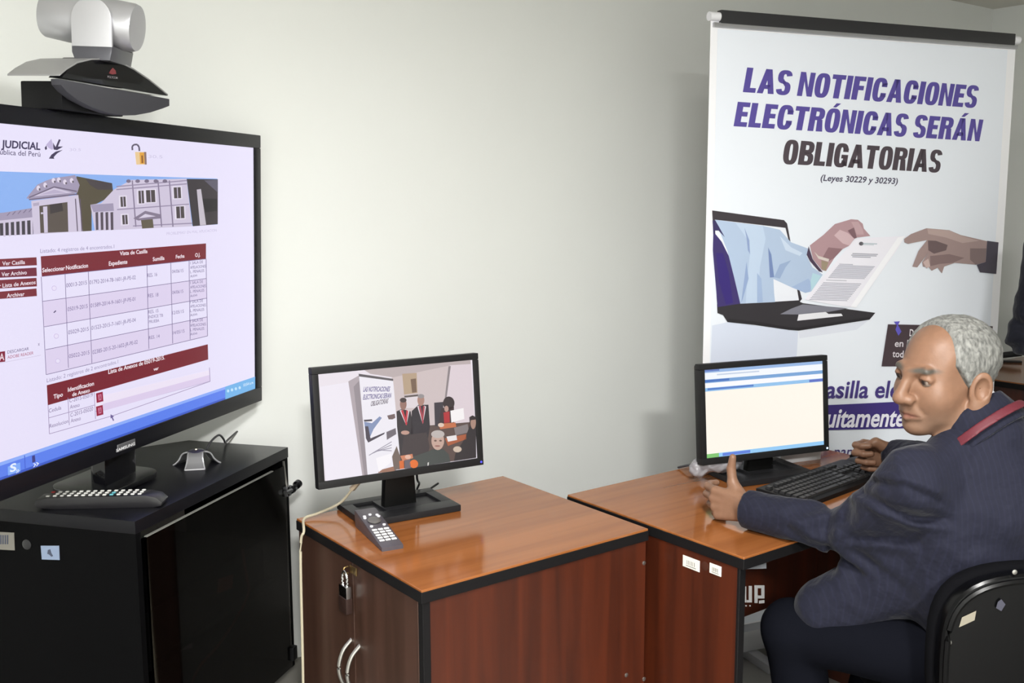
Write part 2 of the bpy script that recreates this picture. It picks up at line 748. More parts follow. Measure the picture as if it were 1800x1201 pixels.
M_lampframe = mat('lamp_frame_white', (230, 230, 228), .5)
M_diff = mat('lamp_diffuser', (240, 240, 235), .6, emit=(255, 252, 244), estr=2.0)
for i, (lx, ly, wt) in enumerate(LAMPS):
    t = thing('ceiling_light', ['square white ceiling light panel behind the camera', 'square white ceiling light panel over the front of the cabinets'][i],
              'ceiling light', Matrix.Translation((lx, ly, HH)), 'ceiling lights')
    fr = MB()
    for a in (-1, 1):
        fr.box(-.31, .31, a * .3 - .012, a * .3 + .012, -.03, 0, .002)
        fr.box(a * .31 - .012, a * .31 + .012, -.3, .3, -.03, 0, .002)
    fr.build('frame', M_lampframe, t)
    MB().box(-.298, .298, -.288, .288, -.012, 0).build('diffuser', M_diff, t)
    ld = bpy.data.lights.new('lamp', 'AREA')
    ld.shape = 'RECTANGLE'
    ld.size, ld.size_y = .34, .34
    ld.energy = wt
    ld.color = (1.0, .99, .965)
    lo = bpy.data.objects.new('lamp', ld)
    COL.objects.link(lo)
    lo.parent = t
    lo.location = (0, 0, -.035)

# ================================================================== shared materials
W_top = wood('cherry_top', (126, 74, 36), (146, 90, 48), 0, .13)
W_side_shaded = wood('cherry_side_shaded', (52, 20, 9), (76, 31, 14), 2, .34)  # same laminate as the tops, colour darkened for shade on upright faces
W_door_reflect = wood('cherry_door_reflect', (56, 38, 30), (74, 51, 42), 2, .32)  # same laminate, dark reflection on the doors mixed into the colour
M_edge = mat('black_edging', (19, 18, 19), .5, spec=.2)
M_black = mat('black_plastic', (18, 18, 20), .42, spec=.25, bump=.03, bscale=900)
M_gloss = mat('gloss_black', (12, 12, 15), .12, coat=.5)
M_dark = mat('dark_grey_plastic', (48, 48, 52), .45)
M_chrome = mat('chrome', (205, 205, 205), .15, 1.0)
M_nickel = mat('brushed_nickel', (165, 163, 158), .42, 1.0)
M_silver = mat('silver_paint', (176, 176, 180), .33, .55)
M_white = mat('white_plastic', (228, 226, 222), .4)
M_ink = printmat('printed_ink')
M_screen_tv = printmat('lit_screen_large', True, 1.0, .2)
M_screen = printmat('lit_screen_small', True, 1.0, .25)

# ================================================================== storage cabinet with two doors (left of the desk)
CX0, CX1, CY0, CY1, CZ = 1.047, 1.695, 1.712, 2.31, .75
cab = thing('storage_cabinet', 'low cherry wood cabinet with two doors and curved handles beside the black rack', 'cabinet',
            Matrix.Translation((CX0, CY0, 0)))
cw, cdp = CX1 - CX0, CY1 - CY0
MB().box(-.004, cw, -.004, cdp, CZ - .006, CZ, .0012, 1).build('top', W_top, cab)
tb = MB().box(-.005, cw + .001, -.005, cdp + .001, CZ - .03, CZ - .0055, .001, 1)
tb.build('top_edging', M_edge, cab)
MB().box(.018, cw - .004, 0, .018, .05, CZ - .03).build('side_panel', W_side_shaded, cab)
MB().box(.018, cw - .004, cdp - .018, cdp, .05, CZ - .03).build('side_panel', W_side_shaded, cab)
MB().box(cw - .016, cw - .004, .018, cdp - .018, .05, CZ - .03).build('back_panel', W_side_shaded, cab)
MB().box(.018, cw - .004, .018, cdp - .018, .05, .07).build('bottom_panel', W_side_shaded, cab)
MB().box(.02, cw - .02, .01, cdp - .01, 0, .05).build('plinth', M_edge, cab)
MB().box(0.0, .0185, -.001, .0175, .05, CZ - .03, .001, 1).build('corner_edging', M_edge, cab)
dmid = None
pm = onp(623, 1090, (CX0, 0, 0), (1, 0, 0))
dmid = pm[1] - CY0
for a, b, hs in ((.019, dmid - .0012, -1), (dmid + .0012, cdp - .002, 1)):
    d = MB().box(0, .0175, a, b, .055, CZ - .0315, .001, 1).build('door', W_door_reflect, cab)
    hy = dmid + hs * .021
    z1 = onp(612, 1120, (CX0, 0, 0), (1, 0, 0))[2]
    MB().tube([(0.004, hy, z1), (-.022, hy, z1 - .025), (-.033, hy, z1 - .065), (-.022, hy, z1 - .105), (.004, hy, z1 - .13)], .0048, 8).build('handle', M_nickel, d)
for px_, py_ in ((1132, 990), (1132, 1194), (1101, 1187)):
    q = onp(px_, py_, (0, CY0, 0), (0, 1, 0))
    MB().lathe([(.0055, 0), (.0055, .0012), (.003, .002)], 12, Matrix.Translation((q[0] - CX0, 0, q[2])) @ Matrix.Rotation(math.pi / 2, 4, 'X')).build('screw', M_nickel, cab)
# hasp of the padlock
hz = onp(618, 1003, (CX0, 0, 0), (1, 0, 0))
hy0 = hz[1] - CY0
hp = MB().box(-.003, 0, hy0 - .028, hy0 + .004, hz[2] - .006, hz[2] + .014, .001, 1)
hp.tube([(-.002, hy0 + .014, hz[2] + .006), (-.012, hy0 + .014, hz[2] + .004), (-.012, hy0 + .014, hz[2] - .008), (-.002, hy0 + .014, hz[2] - .01)], .0022, 6)
hp.build('hasp', mat('brass_dull', (130, 108, 70), .35, .9), cab)
PK = Matrix.Scale(1.18, 4)
pl = thing('padlock', 'small chrome padlock hanging from the cabinet hasp', 'padlock', Matrix.Translation((CX0 - .014, CY0 + hy0 + .008, hz[2] - .004)) @ PK)
MB().tube([(0, -.009, -.028), (0, -.009, -.006), (0, 0, .002), (0, .009, -.006), (0, .009, -.028)], .0027, 8).build('shackle', M_chrome, pl)
MB().box(-.006, .006, -.016, .016, -.052, -.026, .003).build('shackle_guard', M_chrome, pl)
MB().box(-.0075, .0075, -.0165, .0165, -.082, -.05, .003).build('body', mat('padlock_brown', (44, 30, 26), .35), pl)

# ================================================================== computer desk
DX0, DX1, DY0, DY1 = 1.723, 2.71, 1.432, 2.05
desk = thing('computer_desk', 'cherry wood computer desk with black edging in front of the banner', 'desk', Matrix.Translation((DX0, DY0, 0)))
dw, dd = DX1 - DX0, DY1 - DY0
MB().box(0, dw, 0, dd, CZ - .006, CZ, .0012, 1).build('top', W_top, desk)
MB().box(-.001, dw + .001, -.001, dd + .001, CZ - .03, CZ - .0055, .001, 1).build('top_edging', M_edge, desk)
for a, nm in ((0.003, 0), (dw - .023, 1)):
    MB().box(a, a + .02, .02, dd - .01, .0, CZ - .03).build('side_panel', W_side_shaded, desk)
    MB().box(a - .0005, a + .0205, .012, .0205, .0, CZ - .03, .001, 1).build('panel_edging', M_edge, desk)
MB().box(.023, dw - .023, dd - .12, dd - .1, .28, CZ - .03).build('modesty_panel', W_side_shaded, desk)
for k, (pa, pb, pc, pd) in enumerate((((1200, 979), (1229, 984), (1228, 1004), (1199, 998)), ((1247, 991), (1267, 996), (1266, 1014), (1246, 1008)))):
    qs = [onp(*p, (DX0, 0, 0), (1, 0, 0)) for p in (pa, pb, pc, pd)]
    y0, y1 = min(q[1] for q in qs) - DY0, max(q[1] for q in qs) - DY0
    z0, z1 = np.mean([qs[2][2], qs[3][2]]), np.mean([qs[0][2], qs[1][2]])
    s = MB().box(.0015, .003, y0, y1, z0, z1, .0004, 1).build('sticker', mat('sticker_white', (214, 212, 204), .5), desk)
    s['label'] = 'white inventory sticker'
    mk = MB()
    for j in range(6):
        yy = y1 - (y1 - y0) * (.25 + .09 * j)
        mk.box(.0012, .0016, yy - .0006 - .0005 * (j % 2), yy + .0006, z0 + (z1 - z0) * .3, z0 + (z1 - z0) * .68)
    mk.box(.0012, .0016, y0 + (y1 - y0) * .2, y0 + (y1 - y0) * .8, z0 + (z1 - z0) * .16, z0 + (z1 - z0) * .22)
    mk.build('barcode', mat('sticker_ink', (120, 118, 116), .6), s)
sk = onp(1238, 996, (DX0, 0, 0), (1, 0, 0))
MB().lathe([(.011, 0), (.011, .0008), (.009, .0012)], 16, Matrix.Translation((.003, sk[1] - DY0, sk[2])) @ Matrix.Rotation(-math.pi / 2, 4, 'Y')).build('seal', mat('seal_dark', (64, 34, 24), .4), desk)

# computer tower under the desk
tw = thing('computer_tower', 'black computer tower with white block lettering under the desk', 'computer', Matrix.Translation((DX0 + .035, DY0 + .17, 0)))
MB().box(0, .15, 0, .31, .0, .672, .006).build('case', mat('tower_black', (10, 10, 12), .5, spec=.15), tw)
M_twface = mat('tower_print', (196, 196, 196), .5)
TY = DY0 + .17


def tower_pt(x, y):
    q = onp(x, y, (0, TY, 0), (0, 1, 0))
    return (q[0] - DX0 - .035, q[2])


fp = MB()
for pts in ([(1312, 994), (1345, 978), (1345, 999), (1311, 1000)],):
    fp.prism([tower_pt(*p) for p in pts], -.004, .0)
fp.build('panel', mat('tower_grey_panel', (150, 152, 158), .4), tw)
fp = MB()
for pts in ([(1309, 1031), (1311, 1031), (1311, 1059), (1309, 1059)], [(1316, 1030), (1321, 1030), (1321, 1059), (1312, 1059), (1312, 1055), (1316, 1055)],
            [(1326, 1029), (1343, 1029), (1343, 1052), (1332, 1052), (1332, 1047), (1338, 1047), (1338, 1034), (1331, 1034), (1331, 1060), (1326, 1060)],
            [(1334, 1056), (1343, 1055), (1343, 1060), (1334, 1061)], [(1310, 1064), (1312, 1064), (1312, 1066), (1310, 1066)], [(1317, 1064), (1319, 1064), (1319, 1066), (1317, 1066)]):
    fp.prism([tower_pt(*p) for p in pts], -.0015, .0)
fp.build('lettering', M_twface, tw)

# ================================================================== black equipment cabinet (rack) under the television
RZ = .85
RP = onz(237, 917, RZ)
RTH = math.radians(37.4)
RL, RD, RB = .70, .56, .19
rk = thing('equipment_cabinet', 'black rack cabinet on casters with a glass door under the television', 'cabinet',
           Matrix.Translation((RP[0], RP[1], 0)) @ Matrix.Rotation(RTH, 4, 'Z'))
RI = rk.matrix_world.inverted()
M_rack = mat('rack_black', (6, 6, 7), .55, spec=.06, bump=.03, bscale=700)
M_rackin = mat('rack_inside', (8, 8, 8), .6, spec=.1)
MB().box(0, RL, 0, RD, RZ - .03, RZ, .002).build('top', mat('rack_top_black', (14, 14, 18), .3, spec=.35, bump=.04, bscale=800), rk)
MB().box(.002, .02, .002, RD - .002, RB, RZ - .03).build('side_panel', M_rack, rk)
MB().box(RL - .02, RL - .002, .002, RD - .002, RB, RZ - .03).build('side_panel', M_rack, rk)
MB().box(.02, RL - .02, RD - .02, RD - .004, RB, RZ - .03).build('back_panel', M_rackin, rk)
MB().box(.02, RL - .02, .004, RD - .02, RB, RB + .02).build('bottom_panel', M_rack, rk)
MB().box(.02, RL - .02, .05, RD - .02, RB + .26, RB + .275).build('shelf', M_rackin, rk)
# door of smoked glass, highlight on its top edge painted as grey strip
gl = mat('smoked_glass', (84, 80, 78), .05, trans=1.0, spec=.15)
gz = RI @ V(onp(300, 920, (RP[0], RP[1], 0), (-math.sin(RTH), math.cos(RTH), 0)))
dr = MB().box(.03, RL - .03, -.006, 0, RB + .01, gz.z).build('glass_door', gl, rk)
MB().box(.03, RL - .1, -.0065, .0005, gz.z - .0004, gz.z + .0016).build('glass_edge_glint', mat('edge_glint_grey', (120, 120, 116), .3), dr)
# hinge fitting with a knob at the far front corner
hx = RL - .02
hzz = (RI @ V(onp(512, 858, rk.matrix_world @ Vector((RL, 0, 0)), (-math.sin(RTH), math.cos(RTH), 0)))).z
hg = MB().box(hx - .02, hx + .004, -.016, .004, hzz - .012, hzz + .018, .003)
hg.cyl((hx - .03, -.014, hzz + .004), (hx + .03, -.014, hzz), .007)
hg.build('hinge', mat('hinge_metal', (118, 118, 122), .22, 1.0), rk)
kn = MB().lathe([(.010, 0), (.012, .01), (.007, .018), (.007, .03), (.012, .036), (.012, .05), (.009, .052)], 18,
                Matrix.Translation((hx + .004, -.012, hzz)) @ Matrix.Rotation(math.radians(80), 4, 'Y'))
kn.build('knob', mat('knob_dark', (52, 52, 56), .2, .9), rk)
MB().tube([(hx - .018, -.004, RZ - .032), (hx - .01, -.006, hzz + .03), (hx - .006, -.01, hzz + .012)], .0035, 6).build('stay_arm', M_nickel, rk)
hg2 = MB().box(hx - .02, hx + .004, -.016, .004, RB + .03, RB + .07, .003)
hg2.build('hinge', mat('hinge_black', (28, 28, 30), .3, .6), rk)
for sx in (.06, RL - .06):
    for sy in (.07, RD - .07):
        c = MB().cyl((sx, sy, .1), (sx, sy, RB), .012)
        c.box(sx - .02, sx + .02, sy - .018, sy + .018, .09, .12, .004)
        cs = c.build('caster', M_dark, rk)
        MB().cyl((sx - .014, sy, .055), (sx + .014, sy, .055), .055, n=20).build('wheel', M_black, cs)


def on_side(x, y):
    q = RI @ V(onp(x, y, (RP[0], RP[1], 0), (math.cos(RTH), math.sin(RTH), 0)))
    return q.y, q.z


for pts, rgb, nm in (([(-14, 935), (24, 937), (25, 968), (-14, 966)], (120, 117, 110), 'barcode'), ([(71, 960), (103, 960), (104, 985), (73, 984)], (122, 136, 160), 'glyph')):
    s = MB().prism([on_side(*p) for p in pts], .0008, .0025, 'yz').build('sticker', mat('rack_sticker_' + nm, rgb, .5), rk)
    s['label'] = 'pale inventory sticker'
    mk = MB()
    if nm == 'barcode':
        for k in range(5):
            mk.prism([on_side(*p) for p in [(-4 + 4 * k, 941), (-2 + 4 * k, 941), (-2 + 4 * k, 957), (-4 + 4 * k, 957)]], .0002, .0008, 'yz')
    else:
        mk.prism([on_side(*p) for p in [(84, 967), (88, 966), (90, 973), (93, 978), (90, 979), (86, 975), (83, 974)]], .0002, .0008, 'yz')
    mk.build(nm, mat('rack_sticker_ink', (60, 66, 84), .6), s)
cq = on_side(46, 958)
MB().lathe([(.012, 0), (.012, .001), (.009, .002)], 18, Matrix.Translation((.002, cq[0], cq[1])) @ Matrix.Rotation(-math.pi / 2, 4, 'Y')).build('seal', mat('seal_black', (36, 36, 38), .3), rk)


def on_front(x, y, off):
    """point inside the rack, off metres behind its front plane"""
    n = np.array([-math.sin(RTH), math.cos(RTH), 0])
    return RI @ V(onp(x, y, RP + n * off, n))


pw = [rk.matrix_world @ on_front(x, y, .03) for x, y in ((424, 965), (431, 1010), (435, 1040), (420, 1075), (385, 1130), (350, 1170), (335, 1200))]
cb = MB().tube(pw, .0035, 8).build('power_cable', mat('cable_orange', (150, 74, 34), .5))
tag(cb, 'thin brown cable hanging behind the rack glass door', 'cable')
st = MB().prism([(on_front(*p, .06).x, on_front(*p, .06).z) for p in ((382, 1018), (407, 1010), (406, 1034), (381, 1043))], .058, .061).build('inside_sticker', mat('sticker_orange', (176, 84, 44), .6), rk)
st['label'] = 'small orange sticker behind the glass'
MB().box(.1, RL - .06, .061, .4, RB + .275, RB + .4, .004).build('inner_device', M_rackin, rk)

# ================================================================== television
TTH = math.radians(38.2)
TT = np.array([math.cos(TTH), math.sin(TTH), 0.0])
TN = np.array([-math.sin(TTH), math.cos(TTH), 0.0])
_til = math.radians(2.1)
TU = np.array([0, 0, 1.0]) * math.cos(_til) - TN * math.sin(_til)
TNN = TN * math.cos(_til) + np.array([0, 0, 1.0]) * math.sin(_til)
TP0 = np.array([RP[0], RP[1], .955]) + TN * .135


def tvc(x, y):
    q = onp(x, y, TP0, TNN) - TP0
    return q @ TT, q @ TU


_c = tvc(220, 786)[0]
_r = (tvc(457, 241)[0] + tvc(459, 705)[0]) / 2
_t = (tvc(457, 241)[1] + tvc(0, 178)[1]) / 2
_b = (tvc(459, 705)[1] + tvc(0, 880)[1]) / 2
_ri = (tvc(445, 262)[0] + tvc(448, 685)[0]) / 2
_ti = (tvc(445, 262)[1] + tvc(0, 213)[1]) / 2
_bi = (tvc(448, 685)[1] + tvc(0, 842)[1]) / 2
TW2, TH = _r - _c, _t - _b
print('TV width', 2 * TW2, 'height', TH, 'bezel', _r - _ri, _t - _ti, _bi - _b)
_o = TP0 + TT * _c + TU * _b
TVM = Matrix(((TT[0], TNN[0], TU[0], _o[0]), (TT[1], TNN[1], TU[1], _o[1]), (TT[2], TNN[2], TU[2], _o[2]), (0, 0, 0, 1)))
tv = thing('television', 'large flat black television showing a web page, standing on the black rack', 'television', TVM)
bz, tz, b2 = _r - _ri, _t - _ti, _bi - _b
fr = MB()
for x0, x1, z0, z1 in ((-TW2, TW2, TH - tz, TH), (-TW2, TW2, 0, b2), (-TW2, -TW2 + bz, b2, TH - tz), (TW2 - bz, TW2, b2, TH - tz)):
    fr.box(x0, x1, -.003, .034, z0, z1, .003)
fr.build('bezel', mat('tv_bezel_black', (15, 15, 20), .25, spec=.35), tv)
MB().box(-TW2 + .01, TW2 - .01, .012, .05, .01, TH - .01, .012).build('back_cover', M_black, tv)
MB().box(-TW2 * .7, TW2 * .7, .045, .085, .08, TH - .1, .02).build('back_housing', M_black, tv)
scr = MB().box(-TW2 + bz, TW2 - bz, 0, .012, b2, TH - tz).build('screen', mat('tv_panel_black', (8, 8, 10), .2), tv)
rzl = RZ - _o[2]
MB().box(-.03, .09, .035, .075, rzl + .012, .06, .006).build('neck', M_gloss, tv)
MB().prism(rrect(.24, .17, .05), rzl + .004, rzl + .018, 'xy', .003, M=Matrix.Translation((.06, .10, 0))).build('base', M_gloss, tv)
lp = MB().box(-.034, .034, -.0045, -.002, b2 * .22, b2 * .22 + .018, .001, 1).build('logo_plate', mat('tv_logo_grey', (118, 118, 122), .35, .6), tv)
TVP = Print(_o, TT, TU, TNN)
T2, T3, T4 = zoom(0, 200, 3.75), zoom(0, 400, 3.75), zoom(0, 640, 3.2143)
xl, xr = -TW2 + bz + .0004, TW2 - bz - .0004
TVP.raw([(xl, b2 + .0004), (xr, b2 + .0004), (xr, TH - tz - .0004), (xl, TH - tz - .0004)], [(0, 1, 2, 3)], (230, 224, 248), 2)
RED, INK, GRY = (120, 32, 44), (52, 40, 80), (150, 140, 175)
t_ = TVP
t_.z = 4
t_.text('JUDICIAL', (5, 222), (262, 238), (7, 172), INK, .03, 5, T2, 'PODER ')
t_.text('ública del Perú', (-4, 268), (262, 283), (-4, 234), (70, 58, 100), .004, 5, T2, 'Rep')
for pts in ([(300, 205), (335, 165), (352, 225), (340, 238), (318, 226)],):
    t_.poly(pts, (190, 178, 215), 5, T2)
for pts in ([(345, 190), (362, 220), (384, 168), (396, 172), (378, 216), (412, 216), (372, 240), (350, 236)],
            [(318, 296), (335, 270), (362, 250), (410, 238), (372, 262), (350, 286), (354, 297)], [(290, 225), (302, 208), (306, 232), (296, 240)]):
    t_.poly(pts, (62, 52, 84), 6, T2)
t_.text('30.5', (455, 246), (530, 246), (455, 228), (205, 198, 225), 0, 5, T2)
t_.text('30.5', (975, 292), (1068, 294), (975, 272), (205, 198, 225), 0, 5, T2)
for a, b in (((870, 240), (868, 215)), ((868, 215), (882, 203)), ((882, 203), (902, 203)), ((902, 203), (914, 220)), ((914, 220), (916, 246))):
    t_.line(a, b, 11, (92, 84, 104), 5, T2)
t_.poly([(886, 252), (960, 252), (963, 335), (895, 335)], (232, 200, 150), 6, T2)
t_.poly([(915, 256), (945, 256), (948, 330), (920, 330)], (226, 162, 60), 7, T2)
t_.poly([(926, 275), (938, 275), (940, 325), (928, 325)], (150, 96, 40), 8, T2)
t_.poly([(945, 252), (960, 252), (963, 335), (950, 335)], (140, 110, 100), 7, T2)
# picture of the court house
t_.poly([(-420, 366), (1430, 428), (1430, 730), (-420, 820)], (138, 176, 238), 5, T2)
L = 6
STONE, SHADE, DK = (206, 196, 218), (160, 150, 176), (78, 70, 72)
t_.poly([(500, 412), (735, 458), (745, 540), (680, 570), (600, 610), (600, 772), (500, 778)], (84, 76, 58), L, T2)
t_.poly([(560, 430), (735, 460), (735, 500), (640, 500), (590, 470)], (70, 62, 66), L + 1, T2)
t_.poly([(-420, 690), (20, 652), (215, 620), (215, 700), (-420, 770)], SHADE, L, T2)
t_.poly([(-420, 758), (215, 694), (215, 795), (-420, 820)], (64, 58, 66), L + 1, T2)
for k in range(9):
    x = 195 - 36 * k
    t_.poly([(x, 698 + k * 4), (x + 14, 696 + k * 4), (x + 16, 794 + k * 3), (x + 2, 795 + k * 3)], STONE, L + 2, T2)
t_.poly([(-420, 745), (215, 682), (215, 700), (-420, 764)], STONE, L + 3, T2)
for k in range(5):
    t_.line((40 + 36 * k, 672 - 6 * k), (60 + 36 * k, 650 - 6 * k), 5, (118, 108, 134), L + 3, T2)
t_.poly([(168, 556), (240, 468), (300, 440), (350, 424), (440, 412), (490, 404), (520, 470), (505, 520), (440, 545), (205, 570)], SHADE, L + 2, T2)
t_.poly([(215, 545), (350, 488), (470, 520)], STONE, L + 3, T2)
t_.poly([(250, 535), (350, 500), (430, 520)], (184, 172, 200), L + 4, T2)
for a, b in (((185, 552), (350, 482)), ((350, 482), (500, 512)), ((185, 566), (505, 530))):
    t_.line(a, b, 8, (110, 98, 122), L + 4, T2)
for x, y in ((345, 440), (380, 436), (420, 450), (465, 440), (290, 470), (245, 490)):
    t_.ell(x, y, 12, 17, (222, 212, 230), L + 5, T2, 10)
    t_.ell(x + 8, y + 8, 6, 8, (96, 84, 96), L + 6, T2, 8)
t_.poly([(200, 575), (510, 535), (540, 775), (215, 795)], STONE, L + 3, T2)
t_.poly([(252, 608), (438, 582), (444, 778), (260, 786)], (88, 78, 70), L + 4, T2)
t_.poly([(320, 600), (400, 588), (410, 640), (325, 660)], (60, 52, 52), L + 5, T2)
for pts in ([(276, 612), (304, 610), (308, 782), (284, 784)], [(262, 650), (276, 650), (278, 660), (262, 662)]):
    t_.poly(pts, STONE, L + 5, T2)
for x in (490, 520):
    t_.line((x, 560), (x + 14, 774), 7, (98, 86, 104), L + 5, T2)
t_.poly([(210, 590), (250, 584), (250, 604), (212, 610)], (176, 166, 190), L + 5, T2)
t_.poly([(590, 600), (660, 590), (745, 500), (860, 436), (1225, 428), (1262, 742), (620, 772)], STONE, L + 3, T2)
t_.poly([(590, 600), (740, 590), (745, 640), (610, 648)], SHADE, L + 4, T2)
for k in range(4):
    x = 622 + 33 * k
    t_.poly([(x, 650), (x + 18, 648), (x + 20, 765), (x + 3, 767)], (86, 76, 88), L + 5, T2)
for (x0, y0, x1, y1) in ((786, 548, 820, 612), (905, 508, 940, 590), (955, 504, 1014, 582), (1138, 486, 1184, 556), (798, 668, 832, 728), (1154, 612, 1206, 688)):
    t_.poly([(x0 - 9, y0 - 8), (x1 + 9, y0 - 10), (x1 + 12, y1 + 6), (x0 - 7, y1 + 9)], (226, 218, 234), L + 4, T2)
    t_.poly([(x0, y0), (x1, y0 - 2), (x1 + 4, y1), (x0 + 4, y1 + 2)], DK, L + 5, T2)
    t_.line(((x0 + x1) / 2, y0), ((x0 + x1) / 2 + 4, y1), 5, STONE, L + 6, T2)
t_.poly([(872, 690), (950, 640), (1056, 664), (1052, 690), (905, 704)], (132, 120, 142), L + 5, T2)
t_.poly([(905, 690), (950, 660), (1020, 676)], (214, 204, 224), L + 6, T2)
t_.poly([(922, 702), (1000, 694), (1006, 752), (930, 757)], (98, 90, 74), L + 6, T2)
for a, b in (((760, 480), (1225, 440)), ((760, 500), (1225, 462)), ((765, 632), (1240, 596)), ((870, 740), (1262, 722))):
    t_.line(a, b, 7, (150, 138, 166), L + 5, T2)
for x in (865, 1035, 1110):
    t_.line((x, 440), (x + 24, 745), 8, (132, 120, 146), L + 5, T2)
for x in (840, 900, 960, 1020, 1080):
    t_.ell(x, 444, 16, 12, (120, 108, 132), L + 6, T2, 8)
t_.poly([(1225, 430), (1430, 432), (1430, 728), (1265, 742)], (58, 52, 56), L + 4, T2)
t_.poly([(1340, 440), (1430, 434), (1430, 520)], (92, 88, 104), L + 5, T2)
t_.poly([(1330, 560), (1425, 560), (1425, 640), (1350, 650)], (34, 30, 34), L + 5, T2)
t_.poly([(1290, 500), (1318, 496), (1352, 732), (1312, 736)], (196, 188, 200), L + 6, T2)
t_.text('PROBLEMAS? EN MAL APLICACION', (1095, 800), (1425, 776), (1095, 782), (196, 188, 216), 0, 5, T2)
# tables
t_.text('Listado: 4 registros de 4 encontrados.1', (262, 918), (750, 886), (262, 892), GRY, 0, 5, T2)
t_.poly([(265, 940), (1355, 855), (1355, 955), (272, 1072)], RED, 5, T2)
for tx, a, b, h_ in (('Vista de Casilla', (785, 934), (968, 918), 26), ('Seleccionar', (274, 1046), (424, 1030), 28), ('Notificacion', (430, 1029), (576, 1013), 28),
                     ('Expediente', (713, 1002), (835, 988), 28), ('Sumilla', (1003, 972), (1080, 963), 26), ('Fecha', (1155, 955), (1212, 948), 24), ('O.J.', (1282, 944), (1316, 940), 24)):
    t_.text(tx, a, b, (a[0], a[1] - h_), (244, 232, 240), .02, 7, T2)


def row(xs_top, xs_bot, y):
    pass


VL = [((268, 325), (300, 970)), ((425, 303), (447, 925)), ((578, 288), (602, 895)), ((965, 250), (978, 800)), ((1122, 230), (1135, 765)), ((1243, 213), (1250, 738)), ((1355, 207), (1365, 715))]
HL = [((272, 323), (1355, 207)), ((278, 487), (1357, 336)), ((287, 655), (1360, 466)), ((296, 806), (1362, 590)), ((301, 970), (1365, 715))]
for k in (1, 3):
    t_.poly([HL[k][0], HL[k][1], HL[k + 1][1], HL[k + 1][0]], (221, 209, 237), 5, T3)
for a, b in VL + HL:
    t_.line(a, b, 3.5, (112, 98, 140), 6, T3)
for tx, a, b, h_ in (('00013-2015', (432, 395), (568, 375), 26), ('01792-2014-78-1601-JR-PE-02', (585, 375), (890, 340), 26), ('RES. 16', (968, 328), (1032, 320), 24), ('04/06/15', (1130, 302), (1205, 294), 22),
                     ('05019-2015', (440, 552), (573, 530), 26), ('01589-2014-9-1601-JP-PE-01', (592, 528), (888, 482), 26), ('RES. 18', (972, 462), (1040, 454), 24), ('04/06/15', (1132, 440), (1204, 430), 22),
                     ('05029-2015', (445, 705), (580, 680), 26), ('01523-2015-7-1601-JR-PE-04', (598, 676), (890, 620), 26), ('RES. 15', (974, 568), (1040, 558), 22), ('INDICE TB', (976, 600), (1070, 588), 20), ('PRUEBA', (978, 632), (1045, 622), 20), ('12/05/15', (1132, 574), (1208, 562), 22),
                     ('05022-2015', (450, 862), (585, 835), 26), ('02385-2015-20-1602-JR-PE-02', (605, 836), (903, 765), 26), ('RES. 14', (978, 738), (1048, 726), 22), ('14/05/15', (1136, 706), (1212, 692), 22)):
    t_.text(tx, a, b, (a[0], a[1] - h_), (120, 106, 150), 0, 7, T3)
for k, y in enumerate((240, 370, 496, 622)):
    for j, tx in enumerate(('1 SALA DE', 'APELACIONES', 'L. PENALES', 'Activa')):
        t_.text(tx, (1250, y + 4 + 29 * j), (1250 + (84, 104, 92, 46)[j], y + 29 * j - 6), (1250, y - 14 + 29 * j), (104, 92, 138), 0, 7, T3)
t_.line((350, 562), (364, 548), 7, (70, 60, 100), 7, T3)
for x, y in ((352, 400), (366, 716), (376, 880)):
    t_.ell(x, y, 17, 17, (206, 192, 228), 7, T3)
    t_.ell(x, y, 13, 13, (232, 224, 246), 8, T3)
t_.text('Listado: 2 registros de 2 encontrados.1', (305, 1022), (775, 895), (305, 996), GRY, 0, 5, T3)
t_.poly([(305, 1040), (1367, 770), (1370, 870), (312, 1172)], RED, 5, T3)
for tx, a, b, h_ in (('Lista de Anexos de 05019-2015.', (710, 966), (1082, 868), 28), ('ver', (1008, 946), (1042, 937), 22), ('Tipo', (348, 1130), (410, 1112), 28), ('Identificacion', (443, 1084), (615, 1040), 28), ('de Anexo', (472, 1114), (588, 1084), 26)):
    t_.text(tx, a, b, (a[0], a[1] - h_), (244, 232, 240), .02, 7, T3)
t_.poly([(530, 190), (1180, 35), (1183, 95), (535, 265)], (236, 226, 244), 5, T4)
t_.poly([(535, 265), (1183, 95), (1184, 36), (1184, 100), (540, 272)], (200, 186, 220), 5, T4)
t_.poly([(578, 225), (1181, 62), (1183, 95), (580, 265)], (220, 204, 234), 6, T4)
for a, b in (((268, 232), (275, 395)), ((380, 190), (388, 345)), ((528, 160), (536, 310)), ((1180, 20), (1184, 98)), ((270, 305), (530, 232)), ((275, 395), (640, 290)), ((640, 290), (1184, 98))):
    t_.line(a, b, 3, (150, 132, 170), 7, T4)
for tx, a, b in (('Cedula', (272, 276), (342, 256)), ('Resolucion', (276, 362), (382, 332)), ('C-2015-05019', (388, 218), (520, 184)), ('Anexo', (392, 254), (446, 240)), ('C-2015-05020', (394, 300), (522, 262)), ('Anexo', (396, 332), (452, 316))):
    t_.text(tx, a, b, (a[0], a[1] - 22), (126, 110, 150), 0, 7, T4)
for y in (160, 235):
    t_.poly([(538, y + 6), (576, y - 4), (580, y + 50), (542, y + 60)], (150, 30, 62), 8, T4)
    t_.poly([(549, y + 14), (568, y + 9), (570, y + 42), (552, y + 47)], (206, 120, 150), 9, T4)
    t_.text('A', (553, y + 44), (568, y + 40), (552, y + 16), (130, 20, 50), 0, 10, T4)
t_.poly([(620, 284), (640, 296), (632, 300), (640, 318), (634, 322), (626, 304), (620, 308)], (110, 96, 150), 9, T4)
